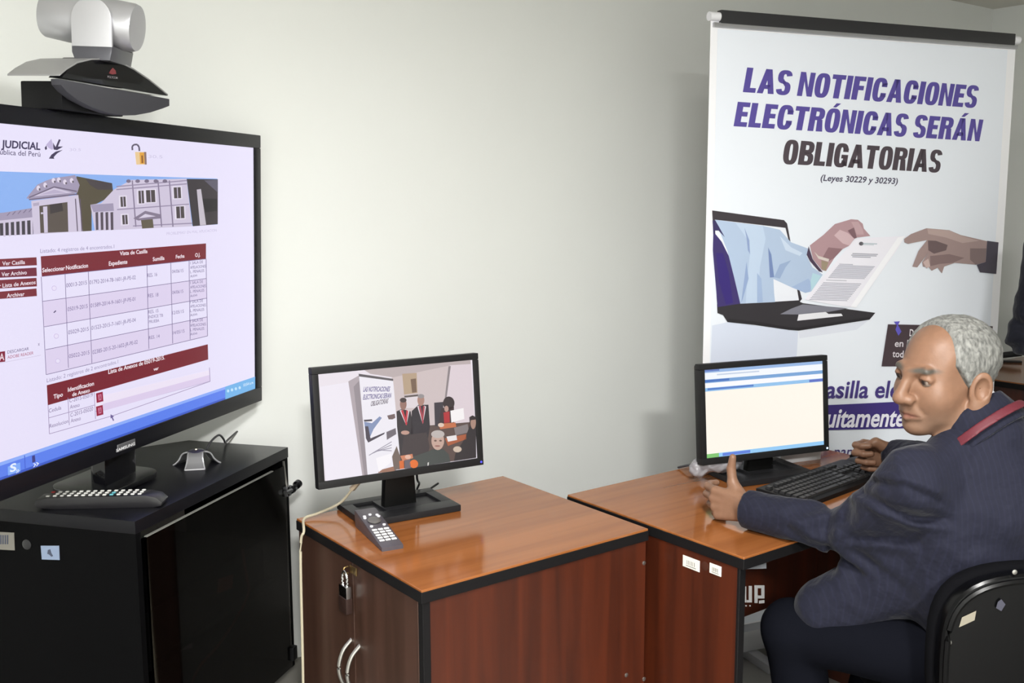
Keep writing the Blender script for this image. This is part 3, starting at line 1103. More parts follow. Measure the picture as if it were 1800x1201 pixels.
for (ya, yb, yc, yd), tx, a, b, pre in (((206, 196, 249, 262), 'Ver Casilla', (10, 250), (160, 240), ''), ((278, 264, 320, 334), 'Ver Archivo', (5, 322), (172, 308), ''), ((346, 332, 388, 408), 'Lista de Anexos', (12, 396), (230, 372), 'Ver '), ((430, 402, 452, 482), 'Archivar', (40, 462), (157, 450), '')):
    t_.poly([(-240, ya + 14), (237, yb), (240, yc), (-240, yd + 8)], RED if tx != 'Ver Archivo' else (112, 30, 52), 5, T3)
    t_.text(tx, a, b, (a[0], a[1] - 26), (240, 226, 236), .015, 7, T3, pre)
t_.poly([(-60, 828), (30, 815), (31, 884), (-60, 896)], (128, 20, 50), 5, T3)
t_.text('A', (-8, 878), (24, 874), (-8, 832), (240, 220, 230), .01, 6, T3)
t_.text('DESCARGAR', (45, 832), (186, 808), (45, 812), (92, 78, 120), 0, 6, T3)
t_.text('ADOBE READER', (45, 866), (216, 836), (45, 846), (170, 70, 100), 0, 6, T3)
t_.line((-60, 905), (266, 842), 2.5, (200, 190, 215), 5, T3)
t_.text('x', (246, 780), (258, 778), (246, 756), (120, 108, 140), 0, 6, T3)
# task bar


def tb(a0, a1, f0, f1, rgb, layer):
    h_ = .036
    t_.raw([(a0, b2 + .0004 + h_ * f0), (a1, b2 + .0004 + h_ * f0), (a1, b2 + .0004 + h_ * f1), (a0, b2 + .0004 + h_ * f1)], [(0, 1, 2, 3)], rgb, layer)


_a = tvc(395, 690)[0] - _c
tb(xl, xr, 0, 1, (92, 128, 236), 5)
tb(xl, xr, .8, 1, (140, 172, 248), 6)
tb(xl, xr, 0, .14, (60, 92, 200), 6)
tb(_a, xr, 0, 1, (112, 178, 232), 7)
tb(xl, xl + .1, 0, 1, (60, 150, 60), 7)
t_.text('S', (52, 612), (88, 600), (52, 568), (232, 240, 255), .03, 8, T4)
t_.poly([(40, 580), (110, 556), (112, 606), (42, 630)], (128, 170, 246), 7, T4)
t_.text('»', (86, 618), (104, 612), (86, 588), (236, 242, 255), 0, 8, T4)
t_.poly([(176, 520), (192, 514), (196, 552), (178, 558)], (60, 60, 130), 8, T4)
t_.text('»', (182, 584), (216, 572), (182, 552), (236, 242, 255), 0, 8, T4)
t_.line((134, 516), (138, 590), 5, (70, 100, 210), 8, T4)
t_.text('10:54 a.m.', (1372, 128), (1430, 110), (1372, 112), (236, 246, 255), 0, 8, T4)
for k in range(4):
    t_.ell(1285 + 22 * k, 152 - 6 * k, 7, 9, (190, 224, 250), 8, T4, 8)
t_.build('screen_picture', M_screen_tv, scr)
lg = Print(_o - TNN * .0047, TT, TU, TNN)
lg.text('SAMSUNG', *(lambda a: (a[0], a[1], a[2]))([(204, 795), (237, 782), (204, 790)]), (214, 214, 218), .02)
lg.build('lettering', M_ink, lp)

# ================================================================== conference camera on the television
TD = .052          # camera front stands this far in front of the television glass


def vp(x, y, off=TD):
    """pixel to (right, up) in the television frame, on a plane off metres before the glass"""
    q = onp(x / 3.75, y / 3.75, TP0 - TNN * off, TNN) - (TP0 - TNN * off)
    return (q @ TT - _c, q @ TU - _b)


vc = thing('conference_camera', 'silver and black video conference camera on top of the television', 'camera', TVM)
up_ = [(392, 502), (440, 462), (510, 420), (600, 398), (690, 396), (770, 408), (880, 462), (980, 530), (1060, 594), (1106, 632)]
lo_ = [(385, 520), (392, 560), (430, 606), (500, 660), (600, 712), (700, 746), (800, 762), (890, 760), (990, 742), (1070, 716), (1110, 700), (1110, 652)]
pv = [vp(*p) for p in up_]
hz0 = -TD
glass = MB().prism([vp(400, 512), *pv[1:-1], vp(1100, 632)], hz0 - .002, hz0 + .03, 'xz', .002)
glass.build('front_visor', M_gloss, vc)
# silver shell: curved sheet following the visor's top edge, pulled back
shell = MB()
outer = [(a, b + .004) for a, b in pv]
shell.prism(outer + [(a, b + .0005) for a, b in pv[::-1]], hz0 - .001, hz0 + .125, 'xz', .0006, 1)
shell.build('top_shell', mat('camera_shell_grey', (150, 150, 150), .4, .35), vc)
low = MB().prism([vp(*p) for p in lo_], hz0 - .004, hz0 + .02, 'xz', .004)
low.build('speaker_grille', mat('grille_charcoal', (58, 58, 64), .7, bump=.4, bscale=2500), vc)
c0, c1 = vp(460, 520), vp(860, 600)
MB().box(c0[0], c1[0], hz0 + .02, hz0 + .12, TH + .001, c0[1] - .004, .004).build('mount', M_black, vc)
lgp = Print(TP0 - TNN * (TD + .0022), TT, TU, TNN)
lgp.poly([(191, 129), (194, 123), (198, 119), (203, 124), (204, 130), (197, 131)], (112, 46, 50))
lgp.text('POLYCOM', (188.5, 137), (206, 139), (188.5, 133), (128, 124, 128), .01)
lgp.build('logo', M_ink, vc)
bc = (vp(600, 135, .0)[0], vp(600, 135, .0)[1])
by = hz0 + .06
MH = Matrix.Translation((bc[0], by, bc[1])) @ Matrix.Rotation(math.radians(90), 4, 'X') @ Matrix.Rotation(math.radians(0), 4, 'Z')
# the head points sideways along the picture's horizontal; axis = camera right carried into the television frame
RR = np.array(_R0) * math.cos(math.radians(9)) - np.array([0, 0, 1.0]) * math.sin(math.radians(9))
axl = Vector((RR @ TT, RR @ TNN, RR @ TU)).normalized()
q = Vector((0, 0, 1)).rotation_difference(axl)
HB = Matrix.Translation((bc[0], by, bc[1])) @ q.to_matrix().to_4x4()
MB().lathe([(.030, -.092), (.046, -.090), (.0485, -.086), (.052, -.04), (.054, 0), (.053, .05), (.051, .1), (.048, .108), (.03, .110)], 40, HB).build('head', M_silver, vc)
MB().lathe([(.028, -.0935), (.020, -.0925), (.0, -.0925)], 32, HB, False).build('lens', M_gloss, vc)
# yoke plates on both sides of the barrel
yk = MB()
fwd = Vector((0, 0, 1)).cross(axl).normalized()
for sgn in (-1, 1):
    cpt = Vector((bc[0], by, bc[1])) + fwd * (sgn * .057) + axl * .032
    Mx = Matrix(((axl[0], fwd[0], 0, cpt[0]), (axl[1], fwd[1], 0, cpt[1]), (0, 0, 1, cpt[2]), (0, 0, 0, 1)))
    out = [(-.043, -.058), (.043, -.058), (.043, .0)] + [(.043 * math.cos(math.radians(a)), .043 * math.sin(math.radians(a))) for a in range(15, 180, 15)] + [(-.043, .0)]
    yk.prism(out, -.004, .004, 'xz', .002, M=Mx)
yk.build('yoke', mat('yoke_silver', (186, 186, 190), .36, .45), vc)
nk = MB()
cpt = Vector((bc[0], by, bc[1])) + axl * .032
Mx = Matrix(((axl[0], fwd[0], 0, cpt[0]), (axl[1], fwd[1], 0, cpt[1]), (0, 0, 1, cpt[2]), (0, 0, 0, 1)))
nk.prism([(-.044, -.056), (.044, -.056), (.041, -.072), (.038, -.086), (-.038, -.086), (-.044, -.07)], -.06, .06, 'xz', .004, M=Mx)
nk.build('pan_base', mat('pan_base_grey', (84, 84, 90), .3, .4), vc)
zt = max(b for a, b in pv)
MB().box(bc[0] - .036, bc[0] + .036, by - .04, by + .04, zt - .006, bc[1] - .082, .004).build('turntable', M_black, vc)

# ================================================================== table microphone (three arms)
mc = onz(346, 818, RZ)
mic = thing('conference_microphone', 'silver three armed table microphone on the black rack', 'microphone', Matrix.Translation((mc[0], mc[1], RZ)))
M_micf = mat('mic_grey', (108, 108, 110), .45, .2)
view = math.degrees(math.atan2(-mc[1], -mc[0]))
prof = [(.0, .036), (.016, .036), (.026, .033), (.034, .026), (.040, .014), (.050, .0035), (.056, .0)]
for k in range(3):
    A = Matrix.Rotation(math.radians(view - 6 + 120 * k), 4, 'Z')
    wdt = [.018, .018, .0185, .019, .021, .024, .025]
    b = bmesh.new()
    rows = []
    for (r, z), wd in zip(prof, wdt):
        rows.append([b.verts.new((r, s * wd, z + e)) for s, e in ((-1, 0), (1, 0), (1, .0035), (-1, .0035))])
    for i in range(len(rows) - 1):
        for j in range(4):
            b.faces.new((rows[i][j], rows[i][(j + 1) % 4], rows[i + 1][(j + 1) % 4], rows[i + 1][j]))
    b.faces.new(rows[0])
    b.faces.new(rows[-1][::-1])
    bmesh.ops.recalc_face_normals(b, faces=list(b.faces))
    m_ = MB()
    m_._add(b, A)
    ar = m_.build('arm', M_micf, mic, 50)
    e = MB()
    for s in (-1, 1):
        e.tube([A @ Vector((r, s * wd, z + .002)) for (r, z), wd in zip(prof[1:], wdt[1:])], .0022, 6, 3)
    e.tube([A @ Vector((.0555, y, .0022)) for y in (-.025, 0, .025)], .0022, 6, 0)
    e.build('rim', M_silver, ar)
MB().lathe([(.021, .034), (.021, .0395), (.016, .042), (.004, .043)], 24).build('hub', mat('mic_hub', (62, 60, 78), .25, .4), mic)
MB().lathe([(.0025, .0425), (.0022, .0445), (.0008, .045)], 10).build('indicator', mat('mic_led', (250, 240, 200), .4, emit=(255, 236, 190), estr=1.5), mic)
mq = [onz(363, 790, RZ + .035), onz(372, 775, RZ + .05), onz(385, 765, RZ + .055), onz(393, 772, RZ + .03), onz(396, 778, RZ + .006), onz(402, 772, RZ + .005), onz(420, 756, RZ + .005)]
ml = Matrix.Translation((-mc[0], -mc[1], -RZ))
MB().tube([ml @ V(p) for p in mq], .003, 8).build('cable', M_dark, mic)

# ================================================================== big remote control lying on the rack
ra, rb = onz(70, 897, RZ), onz(283, 893, RZ)
rl = np.linalg.norm(rb - ra)
rm = thing('remote_control', 'large black remote control with many pale buttons on the black rack', 'remote control', frame(ra, rb - ra))
RW = .052
body = MB().prism([(-.012, .014), (-.006, .004), (.03, .0), (rl - .02, .0), (rl, .004), (rl + .003, .012), (rl - .01, .024), (rl - .035, .03), (.02, .028), (-.008, .024)], -.0, RW, 'xz', .003)
body.build('body', mat('remote_black', (26, 25, 28), .32), rm)
bc_ = MB().box(0, .0085, -.0035, .0035, 0, .003, .001, 1)
me_b = bc_.build('button', mat('button_pale', (196, 196, 192), .5), rm).data
first = [o for o in rm.children if o.name.startswith('button')][0]
cols_ = {(0, 2): 'button_red', (9, 0): 'button_teal', (9, 1): 'button_teal'}
mat('button_red', (170, 40, 40), .5), mat('button_teal', (90, 160, 170), .5)
k = 0
for i in range(14):
    for j in range(3):
        if i in (0,) and j == 1:
            continue
        o = first if k == 0 else first.copy()
        if k:
            COL.objects.link(o)
        o.location = (.012 + i * (rl - .05) / 14, .01 + .016 * j, .0285 + .0015 * i / 14)
        if (i, j) in cols_:
            o.data = first.data.copy()
            o.data.materials[0] = MATS[cols_[(i, j)]]
        k += 1

# ================================================================== small remote on the wooden cabinet
n0, n1 = onz(671, 966, CZ + .006), onz(713, 957, CZ + .006)
f0 = onz(620, 922, CZ)
mid_n = (n0 + n1) / 2
ydir = np.array([f0[0] - n0[0], f0[1] - n0[1], 0])
sl = np.linalg.norm(ydir) - .018
sr = thing('remote_control', 'slim grey remote with white number keys on the wooden cabinet', 'remote control',
           frame((n0[0], n0[1], CZ), (-ydir[1] * -1, ydir[0] * -1, 0)))
sr.matrix_world = Matrix.Translation((n0[0], n0[1], CZ)) @ Matrix.Rotation(math.atan2(ydir[1], ydir[0]) - math.pi / 2, 4, 'Z')
sw = float(np.linalg.norm((n1 - n0)[:2])) * .86
sb = MB().prism([(0, 0), (0, .009), (.01, .011), (sl - .01, .042), (sl, .041), (sl + .002, .026), (sl - .004, .0), (sl - .03, .0), (.05, .0)], 0, sw, 'yz', .002)
sb.build('body', mat('remote_graphite', (74, 70, 76), .35), sr)
slope = math.atan2(.031, sl - .02)
TOP = Matrix.Translation((0, .01, .0112)) @ Matrix.Rotation(slope, 4, 'X')
kb_ = MB().box(-.0062, .0062, -.0038, .0038, 0, .0022, .001, 1)
key0 = kb_.build('button', mat('button_white', (226, 226, 222), .45), sr)
ki = 0
for r in range(5):
    for c in range(3):
        o = key0 if ki == 0 else key0.copy()
        if ki:
            COL.objects.link(o)
        o.matrix_local = TOP @ Matrix.Translation((sw * (.22 + .28 * c), .022 + .0135 * r, 0))
        ki += 1
MB().lathe([(.014, 0), (.0165, .0015), (.0165, .003), (.012, .0042), (.006, .004)], 24, TOP @ Matrix.Translation((sw / 2, .122, 0))).build('navigation_ring', M_nickel, sr)
kd = MB().lathe([(.0042, 0), (.0042, .0022), (.003, .003)], 12)
kd0 = kd.build('round_button', mat('button_grey', (196, 196, 200), .4), sr)
for i, (x, y) in enumerate(((.2, .150), (.5, .156), (.8, .150), (.17, .142), (.83, .142), (.2, .096), (.8, .096))):
    o = kd0 if i == 0 else kd0.copy()
    if i:
        COL.objects.link(o)
    o.matrix_local = TOP @ Matrix.Translation((sw * x, min(y, sl - .02), 0))


# ================================================================== monitors
def monitor(name, label, C, yaw, tilt, Wd, Hd, bez, foot_back):
    r = np.array([math.cos(yaw), math.sin(yaw), 0])
    n = np.array([math.sin(yaw), -math.cos(yaw), 0])
    u = np.array([0, 0, 1.0])
    n2 = n * math.cos(tilt) + u * math.sin(tilt)
    u2 = u * math.cos(tilt) - n * math.sin(tilt)
    C = np.array(C)
    base = C + (-n) * foot_back
    t = thing(name, label, 'monitor', Matrix.Translation((base[0], base[1], CZ)) @ Matrix.Rotation(yaw, 4, 'Z'))
    Ti = t.matrix_world.inverted()
    PM = Ti @ Matrix(((r[0], -n2[0], u2[0], C[0]), (r[1], -n2[1], u2[1], C[1]), (r[2], -n2[2], u2[2], C[2]), (0, 0, 0, 1)))
    w2, h2 = Wd / 2, Hd / 2
    f = MB()
    for x0, x1, z0, z1 in ((-w2, w2, h2 - bez, h2), (-w2, w2, -h2, -h2 + bez * 1.15), (-w2, -w2 + bez, -h2 + bez, h2 - bez), (w2 - bez, w2, -h2 + bez, h2 - bez)):
        f.box(x0, x1, -.004, .022, z0, z1, .003)
    f.bm.transform(PM)
    f.build('bezel', mat('monitor_bezel', (27, 27, 28), .45, spec=.25), t)
    b = MB().box(-w2 + .004, w2 - .004, .012, .034, -h2 + .004, h2 - .004, .006)
    b.box(-w2 * .6, w2 * .6, .03, .056, -h2 * .6, h2 * .6, .012)
    b.bm.transform(PM)
    b.build('back_cover', M_black, t)
    s = MB().box(-w2 + bez, w2 - bez, 0, .01, -h2 + bez * 1.15, h2 - bez)
    s.bm.transform(PM)
    s = s.build('screen', mat('monitor_panel', (10, 10, 12), .3), t)
    bot = (PM @ Vector((0, .02, -h2 + .02)))
    MB().prism([(-.046, .012), (.046, .012), (.038, bot.z + .03), (-.038, bot.z + .03)], bot.y + .005, bot.y + .03, 'xz', .004).build('neck', mat('monitor_neck', (12, 12, 12), .35, spec=.2), t)
    by0 = bot.y - .074
    fb = MB()
    for x0, x1, y0, y1 in ((-.135, .135, by0, by0 + .055), (-.135, .135, by0 + .15, by0 + .185), (-.135, -.105, by0 + .055, by0 + .15), (.105, .135, by0 + .055, by0 + .15), (-.05, .05, by0 + .055, by0 + .15)):
        fb.box(x0, x1, y0, y1, .001, .018, .003)
    fb.box(-.13, .13, by0 + .01, by0 + .18, .0, .010)
    fb.build('base', mat('monitor_foot', (30, 30, 32), .42, spec=.3), t)
    P = Print(C, r, u2, -n2)
    return t, s, P, PM, (w2, h2, bez)


m1, s1, P1, PM1, (w2, h2, bz1) = monitor('computer_monitor', 'black monitor on the wooden cabinet showing a room with people', (1.281, 2.183, .999), math.radians(-6.4), math.radians(5), .46, .30, .017, .0)
Z1 = zoom(480, 600, 3.75)
P1.z = 2


def full(P, w2, h2, bz, rgb, layer=2):
    e = .0004
    P.raw([(-w2 + bz + e, -h2 + bz * 1.15 + e), (w2 - bz - e, -h2 + bz * 1.15 + e), (w2 - bz - e, h2 - bz - e), (-w2 + bz + e, h2 - bz - e)], [(0, 1, 2, 3)], rgb, layer)


full(P1, w2, h2, bz1, (232, 224, 232))
p = lambda pts, rgb, l=None: P1.poly(pts, rgb, l, Z1)
p([(600, 190), (1300, 124), (1303, 160), (1165, 205), (800, 240), (640, 215)], (186, 172, 172), 3)
p([(780, 240), (1165, 160), (1140, 395), (1100, 600), (830, 620), (800, 400)], (205, 190, 190), 4)
p([(1165, 158), (1303, 150), (1332, 560), (1180, 560), (1140, 395)], (220, 206, 212), 4)
p([(1155, 165), (1170, 163), (1142, 380), (1130, 380)], (140, 130, 132), 5)
p([(310, 300), (495, 270), (590, 890), (350, 935)], (236, 230, 240), 3)
p([(495, 265), (566, 225), (622, 884), (588, 890), (540, 560)], (176, 164, 170), 4)
p([(530, 300), (566, 260), (622, 884), (600, 888), (560, 560)], (150, 140, 146), 5)
p([(565, 228), (790, 260), (836, 770), (800, 852), (622, 884)], (236, 232, 240), 6)
p([(562, 214), (790, 248), (790, 262), (565, 232)], (92, 86, 90), 7)
for tx, a, b, c in (('LAS NOTIFICACIONES', (592, 332), (766, 330), (92, 80, 140)), ('ELECTRONICAS SERAN', (590, 384), (774, 372), (92, 80, 140)), ('OBLIGATORIAS', (640, 428), (754, 408), (96, 84, 96))):
    P1.text(tx, a, b, (a[0] + 6, a[1] - 32), c, .02, 8, Z1)
p([(596, 518), (650, 514), (652, 526), (600, 530)], (70, 62, 70), 8)
p([(598, 530), (650, 540), (700, 495), (715, 505), (660, 580), (640, 625), (612, 635)], (132, 146, 182), 8)
p([(604, 560), (625, 560), (640, 640), (735, 600), (730, 612), (625, 668), (610, 640)], (74, 66, 78), 9)
p([(750, 490), (800, 478), (804, 505), (785, 515), (760, 515)], (116, 96, 96), 8)
p([(745, 598), (806, 572), (810, 612), (748, 650)], (112, 104, 112), 8)
for k in range(4):
    P1.line((630 + 20 * k, 752 - 12 * k + 18 * k % 3), (780, 662 + 20 * k), 5, (150, 144, 160), 8, Z1)
p([(820, 600), (1030, 555), (1335, 530), (1337, 768), (800, 848), (835, 760)], (92, 74, 68), 5)
p([(850, 215), (945, 208), (950, 340), (862, 352)], (182, 158, 132), 6)
p([(905, 250), (940, 245), (945, 335), (915, 340)], (120, 96, 78), 7)
p([(862, 360), (955, 350), (957, 362), (866, 372)], (96, 86, 84), 6)
p([(868, 372), (955, 362), (955, 440), (872, 440)], (222, 212, 216), 6)
# two standing people with red and white sashes
p([(812, 462), (848, 446), (905, 462), (920, 560), (915, 780), (836, 755), (815, 560)], (54, 48, 50), 8)
P1.ell(856, 415, 22, 38, (150, 112, 100), 9, Z1)
P1.ell(855, 388, 22, 16, (70, 58, 56), 10, Z1)
for c, o_ in (((226, 214, 220), 0), ((196, 60, 70), 8)):
    p([(832 + o_, 456), (846 + o_, 452), (882, 540), (876, 556)], c, 10 + (o_ > 0))
    p([(896 - o_, 460), (884 - o_, 452), (868, 540), (876, 556)], c, 10 + (o_ > 0))
P1.ell(868, 602, 28, 14, (190, 150, 135), 11, Z1)
p([(912, 460), (955, 420), (1022, 418), (1032, 560), (1020, 640), (905, 640)], (50, 44, 48), 8)
P1.ell(972, 388, 23, 38, (172, 132, 118), 9, Z1)
P1.ell(972, 362, 22, 14, (150, 144, 144), 10, Z1)
for c, o_ in (((226, 214, 220), 0), ((168, 70, 80), 8)):
    p([(948 + o_, 428), (962 + o_, 424), (990, 530), (984, 546)], c, 10 + (o_ > 0))
    p([(1006 - o_, 430), (994 - o_, 424), (978, 530), (984, 546)], c, 10 + (o_ > 0))
p([(860, 620), (1010, 600), (1030, 700), (1000, 790), (840, 760)], (66, 56, 56), 9)
p([(1060, 405), (1120, 400), (1120, 560), (1065, 560)], (62, 56, 62), 7)
P1.ell(1156, 408, 38, 44, (56, 44, 44), 8, Z1)
p([(1110, 440), (1190, 430), (1192, 550), (1085, 560)], (64, 48, 50), 8)
P1.ell(1140, 445, 14, 20, (186, 150, 138), 10, Z1)
p([(1120, 470), (1160, 462), (1162, 535), (1125, 540)], (178, 48, 52), 10)
p([(1085, 545), (1200, 535), (1205, 565), (1100, 580)], (196, 112, 72), 10)
P1.ell(1104, 552, 20, 14, (220, 196, 180), 11, Z1)
p([(1166, 458), (1252, 440), (1258, 512), (1172, 536)], (244, 240, 240), 11)
p([(1190, 570), (1280, 545), (1290, 600), (1200, 620)], (132, 122, 122), 9)
p([(1130, 640), (1270, 612), (1270, 645), (1150, 690)], (170, 92, 58), 10)
p([(1140, 628), (1205, 618), (1210, 650), (1150, 662)], (232, 226, 226), 11)
P1.ell(1212, 712, 28, 20, (206, 186, 168), 11, Z1)
p([(1262, 640), (1300, 540), (1334, 520), (1336, 768), (1190, 790), (1200, 740)], (52, 46, 46), 10)
P1.ell(1316, 535, 18, 44, (170, 136, 120), 11, Z1)
p([(1290, 500), (1312, 488), (1332, 500), (1330, 516), (1300, 520), (1294, 560)], (50, 40, 38), 12)
# seated man and table
p([(905, 765), (1020, 725), (1050, 712), (1120, 710), (1155, 745), (1165, 795), (880, 840)], (70, 74, 70), 12)
P1.ell(1082, 655, 42, 62, (196, 164, 150), 13, Z1)
P1.ell(1082, 612, 44, 26, (190, 180, 176), 14, Z1)
P1.ell(1066, 655, 9, 6, (110, 84, 76), 14, Z1)
P1.ell(1100, 655, 9, 6, (110, 84, 76), 14, Z1)
P1.ell(1080, 690, 18, 5, (150, 100, 92), 14, Z1)
p([(835, 755), (915, 742), (920, 770), (850, 790)], (206, 130, 96), 13)
P1.ell(885, 762, 20, 14, (224, 180, 160), 14, Z1)
P1.ell(925, 808, 28, 28, (226, 112, 44), 13, Z1)
p([(828, 790), (858, 782), (860, 838), (832, 842)], (214, 108, 50), 13)
p([(862, 780), (900, 776), (905, 835), (865, 840)], (104, 96, 104), 13)
p([(1015, 800), (1024, 796), (1022, 818), (1014, 820)], (214, 210, 206), 13)
p([(782, 760), (812, 690), (836, 760), (840, 830), (795, 855)], (116, 100, 92), 10)
p([(676, 770), (780, 738), (772, 800), (695, 862)], (246, 242, 246), 11)
p([(695, 850), (790, 825), (800, 855), (690, 868)], (156, 112, 92), 11)
P1.build('screen_picture', M_screen, s1)
q = PM1 @ Vector((w2 - .008, -.0045, -h2 + .009))
MB().lathe([(.003, 0), (.003, .001)], 10, Matrix.Translation(q) @ Matrix.Rotation(math.pi / 2, 4, 'X')).build('power_light', mat('led_blue', (60, 60, 200), .4, emit=(80, 80, 240), estr=1.0), m1)
M1i = m1.matrix_world.inverted()
MB().tube([PM1 @ Vector((.06, .05, -h2 + .05)), PM1 @ Vector((.06, .055, -h2 - .02)), M1i @ V(onz(737, 850, CZ + .03)), M1i @ V(onz(733, 862, CZ + .012)), M1i @ V(onz(742, 868, CZ + .006)), M1i @ V(onz(770, 850, CZ + .005))], .003, 8).build('cable', M_black, m1)
# pale video lead behind the monitor
lead = thing('video_cable', 'cream video cable with a plug running down behind the wooden cabinet', 'cable')
w0 = M1i.inverted() @ PM1 @ Vector((-.105, .045, -h2 - .002))
w1 = V(onz(598, 884, CZ + .03))
MB().tube([w0, w0.lerp(w1, .35)], [.012, .0135], 8, 0, .6).build('plug', mat('plug_beige', (176, 160, 138), .5), lead)
MB().tube([w0.lerp(w1, .3), w1, V(onz(560, 902, CZ + .012)), V(onz(535, 912, CZ + .006)), (CX0 - .022, CY1 - .08, CZ - .01), (CX0 - .03, CY1 - .075, CZ - .06), (CX0 - .032, CY1 - .07, .4), (CX0 - .034, CY1 - .06, .02)], .0034, 8).build('lead', mat('cable_cream', (172, 164, 142), .5), lead)

m2, s2, P2, PM2, (w2b, h2b, bz2) = monitor('computer_monitor', 'black monitor on the desk with a nearly blank white page', (2.288, 1.838, .952), math.radians(-14.7), math.radians(5), .44, .285, .0165, .0)
full(P2, w2b, h2b, bz2, (255, 246, 234))
Z2 = zoom(1200, 600, 3)


def sb(v0, v1, rgb, l, a0=0., a1=1.):
    x0, x1 = -w2b + bz2 + .0004, w2b - bz2 - .0004
    z0, z1 = -h2b + bz2 * 1.15 + .0004, h2b - bz2 - .0004
    A, B = x0 + (x1 - x0) * a0, x0 + (x1 - x0) * a1
    P2.raw([(A, z1 + (z0 - z1) * v1), (B, z1 + (z0 - z1) * v1), (B, z1 + (z0 - z1) * v0), (A, z1 + (z0 - z1) * v0)], [(0, 1, 2, 3)], rgb, l)


sb(0, .035, (150, 182, 226), 3)
sb(.0, .02, (96, 122, 190), 4, .0, .12)
sb(.035, .11, (242, 246, 252), 3)
sb(.055, .07, (196, 208, 228), 4, .1, .45)
sb(.11, .15, (120, 164, 214), 3)
sb(.115, .14, (74, 116, 190), 4, .0, .2)
sb(.15, .205, (248, 248, 252), 3)
sb(.205, .245, (146, 194, 236), 3)
sb(.21, .232, (86, 126, 200), 4, .02, .4)
sb(.21, .24, (96, 112, 196), 4, .88, 1.)
sb(.955, 1, (150, 204, 246), 3)
sb(.955, 1, (128, 196, 112), 4, 0, .1)
sb(.962, .995, (96, 128, 220), 4, .13, .36)
P2.build('screen_picture', M_screen, s2)
q = PM2 @ Vector((w2b - .008, -.0045, -h2b + .009))
MB().lathe([(.003, 0), (.003, .001)], 10, Matrix.Translation(q) @ Matrix.Rotation(math.pi / 2, 4, 'X')).build('power_light', mat('led_white', (180, 210, 255), .4, emit=(190, 220, 255), estr=2.0), m2)
MB().tube([PM2 @ Vector((.05, .05, -h2b + .05)), PM2 @ Vector((.05, .055, -h2b - .01)), PM2 @ Vector((.04, .03, -h2b - .03)), PM2 @ Vector((.045, .05, -h2b - .05))], .003, 8).build('cable', M_black, m2)
dc = MB().tube([V(onz(1192, 822, CZ + .004)), V(onz(1215, 817, CZ + .02)), V(onz(1245, 813, CZ + .008)), V(onz(1262, 822, CZ + .004))], .0035, 8).build('desk_cable', M_dark)
tag(dc, 'short black cable at the back edge of the desk, left of the monitor', 'cable')

# ================================================================== keyboard
KA = math.radians(5.5)
KC = np.array([2.345, 1.668, CZ])
kbd = thing('keyboard', 'black full size keyboard on the desk between the hands', 'keyboard', Matrix.Translation(V(KC)) @ Matrix.Rotation(KA, 4, 'Z') @ Matrix.Translation((-.225, -.075, 0)))
MB().prism([(0, 0), (0, .012), (.012, .016), (.14, .026), (.152, .024), (.152, 0)], 0, .45, 'yz', .003).build('case', mat('keyboard_black', (18, 18, 19), .45, spec=.25), kbd)
M_key = mat('key_black', (36, 36, 37), .42, spec=.35)
ks = math.atan2(.010, .128)
KT = Matrix.Translation((0, .012, .0155)) @ Matrix.Rotation(ks, 4, 'X')
kcache = {}


def key(x, y, wd, dp=.0155):
    if (wd, dp) not in kcache:
        h_ = .0075
        b = bmesh.new()
        a = [b.verts.new(p) for p in ((0, 0, 0), (wd, 0, 0), (wd, dp, 0), (0, dp, 0))]
        c = [b.verts.new(p) for p in ((.0018, .0014, h_), (wd - .0018, .0014, h_), (wd - .0018, dp - .0024, h_), (.0018, dp - .0024, h_))]
        b.faces.new(c)
        for i in range(4):
            b.faces.new((a[i], a[(i + 1) % 4], c[(i + 1) % 4], c[i]))
        me = bpy.data.meshes.new('key')
        b.to_mesh(me)
        b.free()
        me.materials.append(M_key)
        kcache[(wd, dp)] = me
    o = bpy.data.objects.new('key', kcache[(wd, dp)])
    COL.objects.link(o)
    o.parent = kbd
    o.matrix_local = KT @ Matrix.Translation((x, y, 0))


U_ = .0188
G = .0172
rows = [[1.25, 1.25, 1.25, 6.25, 1.25, 1.25, 1.25, 1.25], [2.25] + [1] * 10 + [2.75], [1.75] + [1] * 11 + [2.25], [1.5] + [1] * 12 + [1.5], [1] * 13 + [2]]
for r, ws in enumerate(rows):
    x = .012
    for wd in ws:
        key(x, .004 + r * .0186, round(wd * U_ - (U_ - G), 5))
        x += wd * U_
for x in [0, 2, 3, 4, 5, 6.5, 7.5, 8.5, 9.5, 11, 12, 13, 14]:
    key(.012 + x * U_, .004 + 5.4 * .0186, G)
for c in range(3):
    for r in (3, 4, 5.4):
        key(.303 + c * U_, .004 + r * .0186, G)
    key(.303 + c * U_, .004, G)
key(.303 + U_, .004 + .0186, G)
for r in range(5):
    for c in range(4):
        if r == 0 and c == 1 or c == 3 and r in (0, 2):
            continue
        key(.368 + c * U_, .004 + r * .0186, G)

# ================================================================== mouse, packet and papers on the desk
mp = onz(1512, 828, CZ)
ms = thing('computer_mouse', 'small dark grey computer mouse by the right hand', 'mouse', Matrix.Translation((mp[0] + .03, mp[1] + .02, CZ)) @ Matrix.Rotation(math.radians(-10), 4, 'Z'))
mm = ms.matrix_world
o = solid_obj('body', [('+', el(np.array(mm @ Vector((0, 0, .006))), (.029, .052, .026)), 0), ('&', half(np.array(mm @ Vector((0, 0, .001))), (0, 0, -1)), .004)],
              np.array(mm.translation) - [.07, .07, .01], np.array(mm.translation) + [.07, .07, .05], .003, M_dark, ms)
MB().cyl((-.004, .034, .027), (.004, .034, .027), .007).build('scroll_wheel', M_black, ms)



